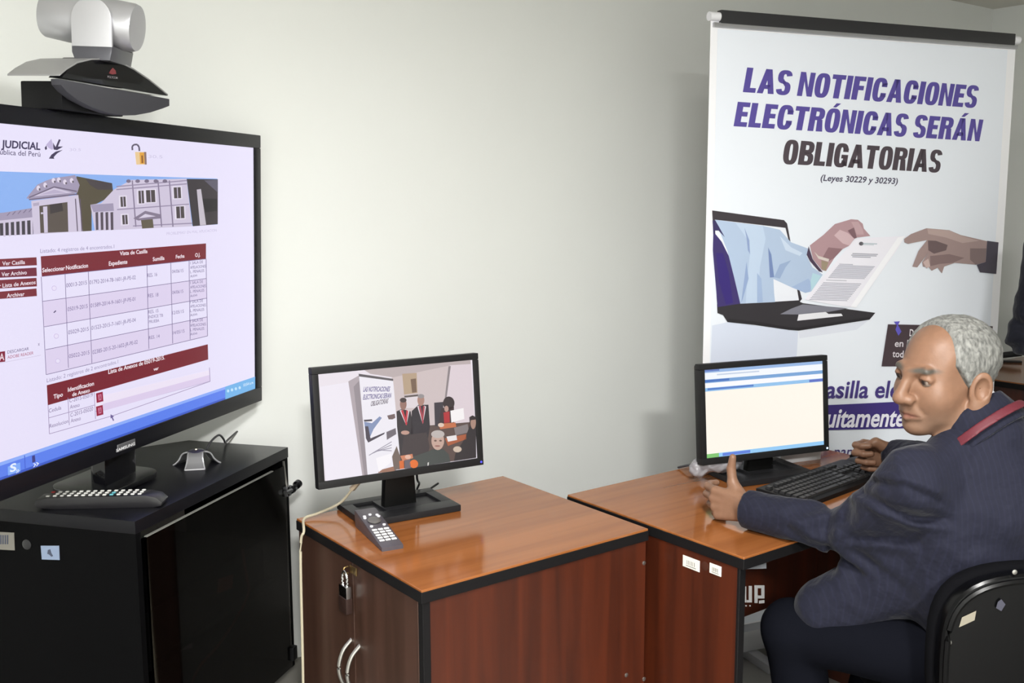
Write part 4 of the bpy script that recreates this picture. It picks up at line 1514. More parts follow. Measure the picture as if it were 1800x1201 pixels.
def noise3(P, s, seed=0.0):
    """cheap smooth noise from crossed sines"""
    x, y, z = P[:, 0] * s + seed, P[:, 1] * s + seed * 1.7, P[:, 2] * s - seed
    return (np.sin(x + 1.7 * np.sin(y * .9 + z)) + np.sin(y * 1.3 + 1.5 * np.sin(z * 1.1 + x * .7)) + np.sin(z * 1.2 + 1.6 * np.sin(x * .8 + y))) / 3


# crumpled bag over the foot of the monitor
pq = onz(1283, 851, CZ)
bc = np.array([pq[0] + .002, pq[1] + .055, CZ + .048])
ax = (math.cos(math.radians(-14)), math.sin(math.radians(-14)), 0)
bagM = [ax, (-ax[1], ax[0], 0), (0, 0, 1)]
bag_ops = [('+', el(bc, (.078, .042, .024), bagM), 0), ('+', el(bc + np.array([-.066, .01, -.014]), (.022, .02, .02), bagM), .02), ('+', el(bc + np.array([.05, .0, -.002]), (.03, .036, .03), bagM), .02),
           ('f', lambda P: .0035 * noise3(P, 95) + .002 * noise3(P, 210, 3.), 0), ('-', slab(m2.matrix_world, (-.137, -.10, -.1), (.137, .12, .0195)), 0), ('&', half((0, 0, CZ + .0005), (0, 0, -1)), .0)]
bag = solid_obj('plastic_bag', bag_ops, bc - [.12, .09, .05], bc + [.12, .09, .06], .003, mat('bag_grey', (132, 130, 134), .28, bump=.2, bscale=120))
tag(bag, 'crumpled grey plastic bag under the left side of the desk monitor', 'bag')

pr = thing('printer', 'pale grey printer with white paper, half hidden behind the desk monitor', 'printer', Matrix.Translation((2.50, 1.885, CZ)) @ Matrix.Rotation(math.radians(-14), 4, 'Z'))
MB().prism([(0, 0), (0, .028), (.03, .048), (.03, .125), (.12, .135), (.12, 0)], -.06, .095, 'yz', .006).build('body', mat('printer_grey', (186, 186, 188), .4), pr)
MB().box(-.05, .085, -.012, .03, .030, .036, .002).build('output_tray', mat('printer_tray', (205, 204, 206), .4), pr)
for k in range(2):
    MB().prism([(.02, .128 + .018 * k), (.105, .142 + .018 * k), (.105, .1445 + .018 * k), (.02, .1305 + .018 * k)], -.03, .118 - .01 * k, 'yz').build('paper_sheet', mat('paper_white', (238, 238, 238), .7), pr)
MB().box(-.03, .085, .085, .1, .132, .165, .003).build('paper_support', mat('printer_tray', (205, 204, 206), .4), pr)

# ================================================================== banner
BA = np.array([2.411, 2.20, 2.106])
BB = onz(1788, 72, BA[2])
BX = (BB - BA) / np.linalg.norm(BB - BA)
BW = float(np.linalg.norm(BB - BA))
BN = np.array([-BX[1], BX[0], 0.0])
BOT = .10
ban = thing('banner_stand', 'tall printed banner on a stand behind the desk', 'banner', Matrix(((BX[0], BN[0], 0, BA[0]), (BX[1], BN[1], 0, BA[1]), (0, 0, 1, 0), (0, 0, 0, 1))))
ZT = BA[2]
Mban = mat('banner_cloth', (236, 236, 240), .55, bump=.25, bscale=9)
cl = MB()
nx, nz = 24, 40
vsb = [[cl.bm.verts.new((BW * (.004 + .992 * i / nx), 0, BOT + (ZT - .012 - BOT) * j / nz)) for i in range(nx + 1)] for j in range(nz + 1)]
for j in range(nz):
    for i in range(nx):
        cl.bm.faces.new((vsb[j][i], vsb[j][i + 1], vsb[j + 1][i + 1], vsb[j + 1][i]))
cl = cl.build('banner', Mban, ban, 0)
sm = cl.modifiers.new('thick', 'SOLIDIFY')
sm.thickness = .001
sm.offset = -1
MB().box(.035, BW - .022, -.012, .012, ZT - .018, ZT + .022, .003).build('top_rail', mat('rail_black', (40, 40, 42), .35), ban)
MB().box(.012, BW - .006, -.010, .010, ZT - .03, ZT - .016, .002).build('clamp_strip', mat('rail_silver', (178, 178, 182), .3, .8), ban)
for a, b in ((-.002, .035), (BW - .022, BW + .006)):
    MB().cyl((a, 0, ZT + .002), (b, 0, ZT + .002), .014, n=18).build('end_cap', mat('cap_white', (222, 222, 226), .35), ban)
MB().cyl((BW + .006, 0, ZT + .001), (BW + .016, 0, ZT), .006).build('rail_tip', M_dark, ban)
MB().cyl((BW / 2, .03, .05), (BW / 2, .03, ZT - .01), .012).build('pole', M_nickel, ban)
MB().box(-.01, BW + .01, -.05, .06, .03, .105, .012).build('base_housing', M_silver, ban)
for x in (.2, BW - .2):
    MB().box(x - .02, x + .02, -.16, .17, .0, .03, .004).build('foot', M_silver, ban)
BP = Print(np.array([BA[0], BA[1], 0]), BX, np.array([0, 0, 1.0]), BN, .00025)
bp = BP
ZA, ZB, ZCc, ZD = zoom(1200, 0, 3), zoom(1200, 340, 3), zoom(1200, 600, 3), zoom(1230, 340, 4.003)
WHT = (236, 236, 240)
PURP, NAVY = (84, 72, 150), (58, 42, 118)
bp.raw([(.03, BOT + .01), (BW - .045, BOT + .01), (BW - .045, ZT - .034), (.03, ZT - .034)], [(0, 1, 2, 3)], (226, 231, 240), 6)
bp.text('LAS NOTIFICACIONES', (315, 486), (1542, 570), (338, 356), PURP, 0, 8, ZA, '', True)
bp.text('ELECTRÓNICAS SERÁN', (266, 666), (1562, 746), (289, 537), PURP, 0, 8, ZA, '', True)
bp.text('OBLIGATORIAS', (521, 864), (1352, 911), (540, 737), (72, 62, 70), 0, 8, ZA, '', True)
bp.text('(Leyes 30229 y 30293)', (723, 953), (1130, 971), (730, 921), (76, 72, 92), .022, 8, ZA)
# picture: arm reaching out of a laptop with a sheet of paper
d_ = lambda pts, rgb, l: bp.poly(pts, rgb, l, ZD)
d_([(85, 930), (200, 905), (620, 960), (690, 970), (680, 1140), (600, 1290), (70, 1300)], (206, 213, 230), 7)
d_([(690, 970), (1190, 890), (1100, 960), (700, 1020)], (216, 220, 232), 7)
d_([(85, 120), (590, 188), (612, 212), (712, 748), (690, 780), (190, 800), (122, 842)], (56, 50, 56), 8)
d_([(104, 185), (600, 243), (622, 330), (695, 752), (280, 778), (120, 780)], (226, 229, 238), 9)
d_([(104, 185), (250, 205), (440, 228), (560, 256), (640, 345), (770, 392), (748, 440), (790, 520), (862, 572), (780, 690), (740, 700), (640, 660), (515, 602), (520, 700), (527, 765), (280, 778), (190, 400)], (172, 190, 216), 10)
d_([(250, 210), (440, 230), (460, 320), (420, 520), (400, 770), (320, 775), (330, 600), (350, 420), (330, 320)], (186, 203, 226), 11)
d_([(478, 380), (500, 430), (520, 590), (490, 592)], (112, 132, 178), 11)
d_([(560, 300), (640, 380), (720, 420), (700, 440), (600, 400)], (196, 210, 230), 11)
d_([(520, 590), (560, 500), (640, 470), (600, 520), (560, 600)], (148, 168, 202), 11)
d_([(310, 240), (345, 330), (350, 430), (335, 400), (325, 310)], (136, 154, 194), 12)
d_([(325, 480), (340, 600), (300, 740), (288, 770), (310, 600)], (142, 162, 200), 12)
d_([(400, 560), (430, 600), (440, 764), (400, 768)], (156, 176, 210), 12)
d_([(640, 660), (760, 600), (790, 640), (770, 692), (740, 700)], (158, 178, 212), 11)
d_([(86, 190), (106, 190), (172, 308), (128, 262), (105, 262), (92, 300)], (54, 46, 92), 13)
d_([(92, 268), (150, 340), (200, 440), (240, 600), (282, 778), (190, 795), (122, 800), (88, 400)], (58, 46, 104), 13)
d_([(110, 420), (160, 420), (200, 560), (230, 770), (180, 780), (130, 620)], (50, 34, 112), 14)
d_([(762, 372), (790, 462), (862, 556), (834, 548), (772, 478), (748, 432)], (72, 56, 78), 13)
d_([(790, 560), (850, 580), (780, 690), (775, 620)], (176, 208, 220), 13)
d_([(770, 366), (866, 292), (946, 216), (1060, 182), (1108, 186), (1142, 214), (1150, 248), (1196, 300), (1090, 312), (1044, 370), (1000, 392), (944, 452), (884, 546), (856, 540), (792, 462)], (172, 140, 146), 14)
d_([(1036, 262), (1080, 240), (1100, 312), (1080, 320)], (122, 92, 100), 15)
d_([(940, 296), (980, 256), (1036, 278), (1082, 318), (1048, 368), (1000, 352)], (200, 172, 178), 16)
d_([(1060, 200), (1110, 200), (1140, 250), (1150, 290), (1100, 290), (1080, 240)], (186, 156, 162), 15)
d_([(900, 380), (1000, 390), (944, 452), (900, 480), (860, 450)], (138, 106, 112), 15)
d_([(800, 410), (830, 440), (905, 462), (900, 480), (830, 460)], (206, 196, 190), 16)
d_([(850, 470), (900, 485), (880, 546), (852, 530)], (150, 136, 116), 16)
d_([(120, 800), (280, 776), (690, 757), (720, 772), (1230, 840), (1190, 888), (690, 966), (620, 960), (380, 925), (190, 905), (160, 856), (120, 842)], (46, 43, 48), 15)
d_([(560, 850), (640, 810), (720, 780), (1040, 808), (900, 834), (690, 852)], (122, 122, 134), 16)
d_([(690, 852), (880, 834), (900, 848), (990, 846), (1000, 862), (680, 896)], (224, 224, 230), 17)
d_([(200, 880), (420, 905), (620, 940), (690, 945), (1190, 868), (1190, 885), (690, 964), (620, 958), (380, 922), (190, 902)], (34, 31, 36), 17)
d_([(692, 690), (700, 690), (714, 745), (704, 748)], (60, 56, 62), 17)
b_ = lambda pts, rgb, l: bp.poly(pts, rgb, l, ZB)
b_([(905, 238), (1170, 224), (1130, 290), (910, 602), (830, 594), (640, 560), (650, 545)], (230, 228, 238), 18)
b_([(1130, 232), (1170, 224), (910, 602), (880, 598)], (238, 238, 244), 19)


def pl(y, u0, u1, wd, rgb):
    """a line of small print across the sheet: u from its left to its right edge"""
    s_ = (y - 238) / 322.0
    xl_, xr_ = 905 - 262 * s_, 1150 - 270 * s_
    xa, xb = xl_ + (xr_ - xl_) * u0, xl_ + (xr_ - xl_) * u1
    bp.line((xa, y + u0 * 8), (xb, y + u1 * 8), wd, rgb, 20, ZB)


bp.ell(936, 265, 12, 10, (92, 88, 96), 20, ZB)
pl(262, .22, .55, 6, (180, 190, 200))
pl(268, .22, .5, 4, (190, 198, 206))
for y in (316, 324, 332):
    pl(y, .2 + .05 * (y == 332), .75 - .1 * (y == 332), 5, (156, 156, 168))
for y in range(372, 446, 7):
    pl(y, .1, .4 if y == 372 else .9, 4.2, (170, 170, 184))
pl(456, .1, .55, 4, (176, 176, 188))
for y in range(470, 566, 8):
    pl(y, .08, .92, 4.2, (168, 168, 182))
b_([(1163, 240), (1200, 214), (1280, 184), (1400, 194), (1462, 220), (1600, 252), (1592, 362), (1540, 376), (1430, 366), (1374, 386), (1362, 422), (1340, 392), (1308, 408), (1292, 388), (1262, 386), (1258, 362), (1296, 306), (1232, 390), (1206, 386), (1238, 304), (1284, 246), (1184, 266), (1164, 258)], (156, 134, 132), 18)
b_([(1288, 248), (1330, 250), (1392, 272), (1384, 300), (1320, 318), (1290, 300)], (104, 86, 88), 19)
b_([(1284, 186), (1400, 196), (1470, 226), (1560, 250), (1470, 262), (1380, 232), (1290, 214)], (178, 156, 152), 19)
b_([(1300, 330), (1400, 320), (1480, 340), (1420, 366), (1350, 372), (1300, 384)], (128, 106, 106), 19)
b_([(1262, 362), (1290, 344), (1300, 384), (1280, 396)], (196, 172, 168), 20)
b_([(1510, 290), (1596, 290), (1592, 362), (1540, 376), (1510, 350)], (122, 104, 104), 20)
b_([(1600, 250), (1660, 258), (1648, 425), (1562, 416), (1545, 376), (1592, 362)], (64, 58, 72), 20)
b_([(1078, 690), (1630, 700), (1628, 912), (1044, 912)], (66, 52, 58), 18)
for tx, a, b in (('De', (1190, 752), (1226, 752)), ('en l', (1112, 808), (1182, 808)), ('todo', (1100, 862), (1182, 866))):
    bp.text(tx, a, b, (a[0] + 3, a[1] - 36), (214, 208, 214), .015, 20, ZB)
b_([(1108, 676), (1140, 674), (1130, 694), (1148, 728), (1132, 750), (1116, 718), (1124, 696)], (92, 84, 186), 21)
# lower lettering, partly behind the monitor and the man
bp.text('asilla ele', (748, 298), (1136, 296), (762, 206), (64, 50, 118), .02, 18, ZCc, 'c')
bp.poly([(420, 352), (1300, 310), (1300, 455), (420, 476)], NAVY, 18, ZCc)
bp.text('uitamente', (748, 452), (1158, 446), (770, 352), (232, 230, 240), .022, 20, ZCc, 'grat')
bp.text('ando n', (826, 608), (1018, 606), (836, 552), (66, 52, 110), .008, 18, ZCc, 'n')
BP.build('banner_print', printmat('banner_ink', rough=.55), cl)

# ================================================================== far desk against the right wall
fd = thing('side_desk', 'cherry wood desk by the far right wall, seen behind the head', 'desk', Matrix.Translation((4.37, .9, 0)))
fw, fdp = .75, 1.6
MB().box(0, fw, 0, fdp, CZ - .006, CZ, .0012, 1).build('top', W_top, fd)
MB().box(-.001, fw + .001, -.001, fdp + .001, CZ - .03, CZ - .0055, .001, 1).build('top_edging', M_edge, fd)
for y in (.005, fdp - .025):
    MB().box(.02, fw - .02, y, y + .02, 0, CZ - .03).build('side_panel', W_side_shaded, fd)
MB().box(.04, .058, .025, fdp - .025, .12, CZ - .03).build('front_panel', W_side_shaded, fd)
hq = onz(1768, 637, CZ)
hs = thing('stapler', 'small black stapler on the far desk behind the head', 'stapler', Matrix.Translation((hq[0], hq[1], CZ)) @ Matrix.Rotation(math.radians(-50), 4, 'Z'))
MB().box(-.07, .07, -.018, .018, 0, .010, .003).build('base', M_black, hs)
MB().prism([(-.07, .014), (.068, .034), (.072, .05), (.03, .056), (-.07, .04)], -.014, .014, 'xz', .004).build('arm', M_black, hs)

# ================================================================== office chair
CHA = math.radians(-35)
cdir = np.array([math.cos(CHA), math.sin(CHA), 0])
cfw = np.array([-math.sin(CHA), math.cos(CHA), 0])
cbk = np.array([1.80, 1.0, 0]) + cdir * .235
ch = thing('office_chair', 'black office chair with a padded back under the seated man', 'chair', Matrix.Translation((cbk[0], cbk[1], 0)) @ Matrix.Rotation(CHA, 4, 'Z'))


def back_outline(w, z0, z1, e=3.2, n=44):
    out = []
    for i in range(n):
        a = 2 * math.pi * i / n
        c, s_ = math.cos(a), math.sin(a)
        out.append((w / 2 * math.copysign(abs(c) ** (2 / e), c), (z0 + z1) / 2 + (z1 - z0) / 2 * math.copysign(abs(s_) ** (2 / e), s_)))
    return out


def bend(o, k):
    for v in o.data.vertices:
        v.co.y += k * v.co.x ** 2


CTOP = .828
sh_ = MB().prism(back_outline(.46, .46, CTOP), -.012, .022, 'xz', .011, 3).build('back_shell', mat('chair_shell', (6, 6, 7), .25, spec=.22), ch)
cu_ = MB().prism(back_outline(.465, .456, CTOP + .004), .024, .066, 'xz', .02, 4).build('back_cushion', mat('chair_fabric', (9, 9, 12), .9, spec=.08, bump=.2, bscale=1500), ch)
rm_ = MB()
ol = back_outline(.44, .475, CTOP - .014, n=60)
rm_.tube([(a, -.012, b) for a, b in ol + ol[:1]], .006, 6, 0)
rm_ = rm_.build('shell_rim', mat('chair_shell', (6, 6, 7), .25), ch)
for o in (sh_, cu_, rm_):
    bend(o, .35)
CI = ch.matrix_world.inverted()
for px_, py_ in ((1785, 1007), (1675, 1136)):
    q = CI @ V(onp(px_, py_, cbk - cfw * .012, cfw))
    s_ = MB().lathe([(.005, 0), (.005, .0015), (.002, .0025)], 12, Matrix.Translation((q.x, -.012 + .35 * q.x ** 2, q.z)) @ Matrix.Rotation(math.pi / 2, 4, 'X')).build('screw', M_nickel, ch)
for pts, rgb, nm in (([(1696, 1090), (1720, 1077), (1717, 1094), (1691, 1108)], (128, 122, 108), 'sticker'), ([(1756, 1060), (1762, 1055), (1769, 1064), (1762, 1076), (1753, 1071)], (58, 58, 70), 'sticker')):
    b = MB()
    vs_ = []
    for x, y in pts:
        q = CI @ V(onp(x, y, cbk - cfw * .012, cfw))
        vs_.append((q.x, -.0135 + .35 * q.x ** 2, q.z))
    b.bm.faces.new([b.bm.verts.new(v) for v in vs_])
    b.build(nm, mat('chair_sticker_%d' % rgb[0], rgb, .5), ch, 0)
MB().tube([(0, -.02, .62), (0, -.035, .5), (0, .02, .40), (0, .18, .395)], .018, 10, 6, .6).build('back_bracket', M_black, ch)
seat = MB().prism(rrect(.47, .45, .11), .405, .47, 'xy', .022, 4, Matrix.Translation((0, .29, 0)))
seat.build('seat', MATS['chair_fabric'], ch)
MB().prism(rrect(.43, .41, .1), .385, .41, 'xy', .006, 2, Matrix.Translation((0, .29, 0))).build('seat_pan', M_black, ch)
MB().lathe([(.03, .09), (.03, .22), (.018, .222), (.018, .39)], 18, Matrix.Translation((0, .27, 0))).build('column', M_dark, ch)
for k in range(5):
    a = math.radians(72 * k + 20)
    e = Vector((.27 * math.cos(a), .27 + .27 * math.sin(a), .075))
    MB().tube([(0, .27, .115), e], .02, 8, 0, .7).build('base_leg', M_black, ch)
    c = MB().cyl((e.x - .01 * math.sin(a), e.y + .01 * math.cos(a), .03), (e.x + .03 * math.sin(a) * 0 + .02 * math.sin(a), e.y - .02 * math.cos(a), .03), .03, n=18)
    c.cyl((e.x, e.y, .03), (e.x, e.y, .08), .008)
    c.build('caster', M_dark, ch)


# ================================================================== people
def unit(v):
    v = np.array(v, float)
    return v / np.linalg.norm(v)


def rodr(v, ax, ang):
    ax = unit(ax)
    return v * math.cos(ang) + np.cross(ax, v) * math.sin(ang) + ax * (ax @ v) * (1 - math.cos(ang))


def head_ops(hc, f, up, s=1.0):
    """skull, face, ears; f = facing, returns ops and local frame"""
    f = unit(f)
    l = unit(np.cross(up, f))
    u = np.cross(f, l)
    A = np.array([f, l, u])
    T = lambda p: np.array(hc) + s * (p[0] * f + p[1] * l + p[2] * u)
    E_ = lambda p, r, M=A: el(T(p), tuple(q * s for q in r), M)
    C_ = lambda p, q, a, b: rc(T(p), T(q), a * s, b * s)
    o = [('+', E_((-.019, 0, .027), (.096, .077, .079)), 0),
         ('+', E_((.028, 0, -.028), (.066, .063, .078)), .03),
         ('+', E_((.026, 0, -.068), (.060, .058, .046)), .025),
         ('+', E_((.070, 0, -.098), (.024, .026, .020)), .022),
         ('+', E_((.050, .036, -.034), (.034, .028, .030)), .02), ('+', E_((.050, -.036, -.034), (.034, .028, .030)), .02),
         ('+', C_((.082, -.034, .020), (.090, -.008, .016), .009, .010), .014), ('+', C_((.082, .034, .020), (.090, .008, .016), .009, .010), .014),
         ('-', E_((.098, .033, .002), (.019, .018, .012)), .012), ('-', E_((.098, -.033, .002), (.019, .018, .012)), .012),
         ('+', C_((.090, 0, .012), (.112, 0, -.026), .0085, .0115), .010),
         ('+', E_((.112, 0, -.034), (.0155, .015, .013)), .007),
         ('+', E_((.101, .015, -.037), (.013, .0095, .0105)), .006), ('+', E_((.101, -.015, -.037), (.013, .0095, .0105)), .006),
         ('-', E_((.108, .007, -.046), (.006, .0035, .005)), .003), ('-', E_((.108, -.007, -.046), (.006, .0035, .005)), .003),
         ('+', E_((.080, 0, -.060), (.020, .028, .022)), .014),
         ('+', C_((.086, .024, -.070), (.0965, 0, -.0635), .0045, .0055), .005), ('+', C_((.086, -.024, -.070), (.0965, 0, -.0635), .0045, .0055), .005),
         ('+', C_((.085, .022, -.074), (.0950, 0, -.0765), .0045, .006), .005), ('+', C_((.085, -.022, -.074), (.0950, 0, -.0765), .0045, .006), .005),
         ('-', C_((.089, .029, -.0725), (.1035, 0, -.0700), .0018, .0018), .003), ('-', C_((.089, -.029, -.0725), (.1035, 0, -.0700), .0018, .0018), .003),
         ('-', C_((.098, .024, -.044), (.086, .034, -.066), .003, .003), .008), ('-', C_((.098, -.024, -.044), (.086, -.034, -.066), .003, .003), .008),
         ('-', E_((.030, .078, .012), (.030, .012, .030)), .02), ('-', E_((.030, -.078, .012), (.030, .012, .030)), .02)]
    for sg in (1, -1):
        # upper and lower lids over the eyeball
        o += [('+', E_((.0775, sg * .0325, .005), (.0128, .0150, .0112)), .004),
              ('-', C_((.0912, sg * .022, .0015), (.0865, sg * .043, .001), .0034, .0030), .002)]
        # ear: disc with a rim and a hollow
        ear_f = unit(rodr(f, u, -sg * math.radians(24)))
        ear_n = unit(np.cross(u, ear_f)) * sg
        tilt = unit(rodr(u, l, -math.radians(10)))
        Ae = np.array([np.cross(ear_n, tilt), ear_n, tilt])
        ec = (-.008, sg * .083, -.020)
        o += [('+', E_(ec, (.0225, .0085, .036), Ae), .005),
              ('+', E_((.000, sg * .080, -.050), (.011, .007, .012), Ae), .006)]
        q = T(ec) + ear_n * .0085 * s
        o += [('-', el(q + tilt * .003 * s, (.0145 * s, .0130 * s, .0225 * s), Ae), .003)]
    return o, T, A


def hand_ops(W, fw, up, dors, curl, thumb, s=1.0):
    """W wrist, fw finger direction, up thumb side, dors back of the hand; curl per finger (3 joint angles)"""
    fw, up, dors = unit(fw), unit(up), unit(dors)
    up = unit(up - fw * (up @ fw))
    d0 = np.cross(fw, up)
    dors = d0 if d0 @ dors > 0 else -d0
    T = lambda a: np.array(W) + s * (a[0] * fw + a[1] * up + a[2] * dors)
    ops = []
    ys = (.030, .010, -.011, -.030)
    xs = (.088, .092, .086, .076)
    ln = ((.043, .026, .020), (.047, .030, .021), (.044, .027, .020), (.035, .021, .018))
    for i in range(4):
        m = T((xs[i], ys[i], .002))
        ops.append(('+', rc(T((.002, ys[i] * .6, 0)), m, .0155 * s, .0122 * s), .010))
        p, d = m, fw
        ax = np.cross(dors, fw)
        spread = (.06, .02, -.03, -.08)[i]
        d = unit(d + up * spread)
        rr = (.0102, .0104, .0100, .0088)[i]
        for j in range(3):
            d = rodr(d, ax, curl[i][j])
            q = p + d * ln[i][j] * s
            ops.append(('+', rc(p, q, (rr - .0006 * j) * s, (rr - .0006 * (j + 1)) * s), .0035))
            p = q
    a, b, c, e = (T(t) for t in thumb)
    ops += [('+', rc(a, b, .018 * s, .0145 * s), .012), ('+', rc(b, c, .0125 * s, .0115 * s), .005), ('+', rc(c, e, .0112 * s, .0088 * s), .003)]
    return ops


M_skin = None


def skin_material():
    m = bpy.data.materials.new('skin')
    m.use_nodes = True
    nt = m.node_tree
    b = nt.nodes['Principled BSDF']
    a = nt.nodes.new('ShaderNodeAttribute')
    a.attribute_name = 'ink'
    tc = nt.nodes.new('ShaderNodeTexCoord')
    n = nt.nodes.new('ShaderNodeTexNoise')
    n.inputs['Scale'].default_value = 60
    n.inputs['Detail'].default_value = 4
    mx = nt.nodes.new('ShaderNodeMix')
    mx.data_type = 'RGBA'
    mx.blend_type = 'MULTIPLY'
    mx.inputs[0].default_value = .25
    nt.links.new(tc.outputs['Object'], n.inputs['Vector'])
    nt.links.new(a.outputs['Color'], mx.inputs[6])
    nt.links.new(n.outputs['Fac'], mx.inputs[7])
    nt.links.new(mx.outputs[2], b.inputs['Base Color'])
    b.inputs['Roughness'].default_value = .45
    b.inputs['Specular IOR Level'].default_value = .32
    b.inputs['Subsurface Weight'].default_value = .06
    b.inputs['Subsurface Radius'].default_value = (.01, .004, .002)
    b.inputs['Subsurface Scale'].default_value = .3
    n2 = nt.nodes.new('ShaderNodeTexNoise')
    n2.inputs['Scale'].default_value = 260
    nt.links.new(tc.outputs['Object'], n2.inputs['Vector'])
    bp_ = nt.nodes.new('ShaderNodeBump')
    bp_.inputs['Strength'].default_value = .12
    bp_.inputs['Distance'].default_value = .002
    nt.links.new(n2.outputs['Fac'], bp_.inputs['Height'])
    nt.links.new(bp_.outputs['Normal'], b.inputs['Normal'])
    return m


M_skin = skin_material()


def hair_material(name, a, b_):
    m = bpy.data.materials.new(name)
    m.use_nodes = True
    nt = m.node_tree
    b = nt.nodes['Principled BSDF']
    tc = nt.nodes.new('ShaderNodeTexCoord')
    mp = nt.nodes.new('ShaderNodeMapping')
    mp.inputs['Scale'].default_value = (60, 60, 26)
    n = nt.nodes.new('ShaderNodeTexNoise')
    n.inputs['Scale'].default_value = 2.2
    n.inputs['Detail'].default_value = 7
    n.inputs['Distortion'].default_value = .3
    r = nt.nodes.new('ShaderNodeValToRGB')
    r.color_ramp.elements[0].position = .34
    r.color_ramp.elements[0].color = (*lin(a), 1)
    r.color_ramp.elements[1].position = .66
    r.color_ramp.elements[1].color = (*lin(b_), 1)
    nt.links.new(tc.outputs['Object'], mp.inputs[0])
    nt.links.new(mp.outputs[0], n.inputs['Vector'])
    nt.links.new(n.outputs['Fac'], r.inputs[0])
    nt.links.new(r.outputs[0], b.inputs['Base Color'])
    b.inputs['Roughness'].default_value = .6
    b.inputs['Specular IOR Level'].default_value = .2
    bp_ = nt.nodes.new('ShaderNodeBump')
    bp_.inputs['Strength'].default_value = .3
    bp_.inputs['Distance'].default_value = .004
    nt.links.new(n.outputs['Fac'], bp_.inputs['Height'])
    nt.links.new(bp_.outputs['Normal'], b.inputs['Normal'])
    return m


def suit_material(name, rgb, stripe, axis):
    m = bpy.data.materials.new(name)
    m.use_nodes = True
    nt = m.node_tree
    b = nt.nodes['Principled BSDF']
    tc = nt.nodes.new('ShaderNodeTexCoord')
    mp = nt.nodes.new('ShaderNodeMapping')
    mp.inputs['Rotation'].default_value = (0, 0, math.radians(axis))
    wv = nt.nodes.new('ShaderNodeTexWave')
    wv.inputs['Scale'].default_value = 30
    wv.inputs['Distortion'].default_value = .4
    r = nt.nodes.new('ShaderNodeValToRGB')
    r.color_ramp.elements[0].position = .80
    r.color_ramp.elements[0].color = (*lin(rgb), 1)
    r.color_ramp.elements[1].position = .97
    r.color_ramp.elements[1].color = (*lin(stripe), 1)
    nt.links.new(tc.outputs['Object'], mp.inputs[0])
    nt.links.new(mp.outputs[0], wv.inputs['Vector'])
    nt.links.new(wv.outputs['Fac'], r.inputs[0])
    nt.links.new(r.outputs[0], b.inputs['Base Color'])
    b.inputs['Roughness'].default_value = .8
    b.inputs['Specular IOR Level'].default_value = .12
    b.inputs['Sheen Weight'].default_value = .08
    b.inputs['Sheen Roughness'].default_value = .4
    n2 = nt.nodes.new('ShaderNodeTexNoise')
    n2.inputs['Scale'].default_value = 16
    n2.inputs['Detail'].default_value = 3
    nt.links.new(tc.outputs['Object'], n2.inputs['Vector'])
    bp_ = nt.nodes.new('ShaderNodeBump')
    bp_.inputs['Strength'].default_value = .6
    bp_.inputs['Distance'].default_value = .02
    nt.links.new(n2.outputs['Fac'], bp_.inputs['Height'])
    nt.links.new(bp_.outputs['Normal'], b.inputs['Normal'])
    return m


def bounds(ops, pad=.03):
    lo, hi = np.full(3, 9.), np.full(3, -9.)
    for op, pr, k in ops:
        if op == '+':
            lo = np.minimum(lo, np.array(pr[1]) - pr[2])
            hi = np.maximum(hi, np.array(pr[1]) + pr[2])
    return lo - pad, hi + pad


def cuff(w_, d_):
    return (lambda P: np.maximum(-((P - w_) @ d_), np.linalg.norm(P - w_, axis=1) - .1)), w_, .1


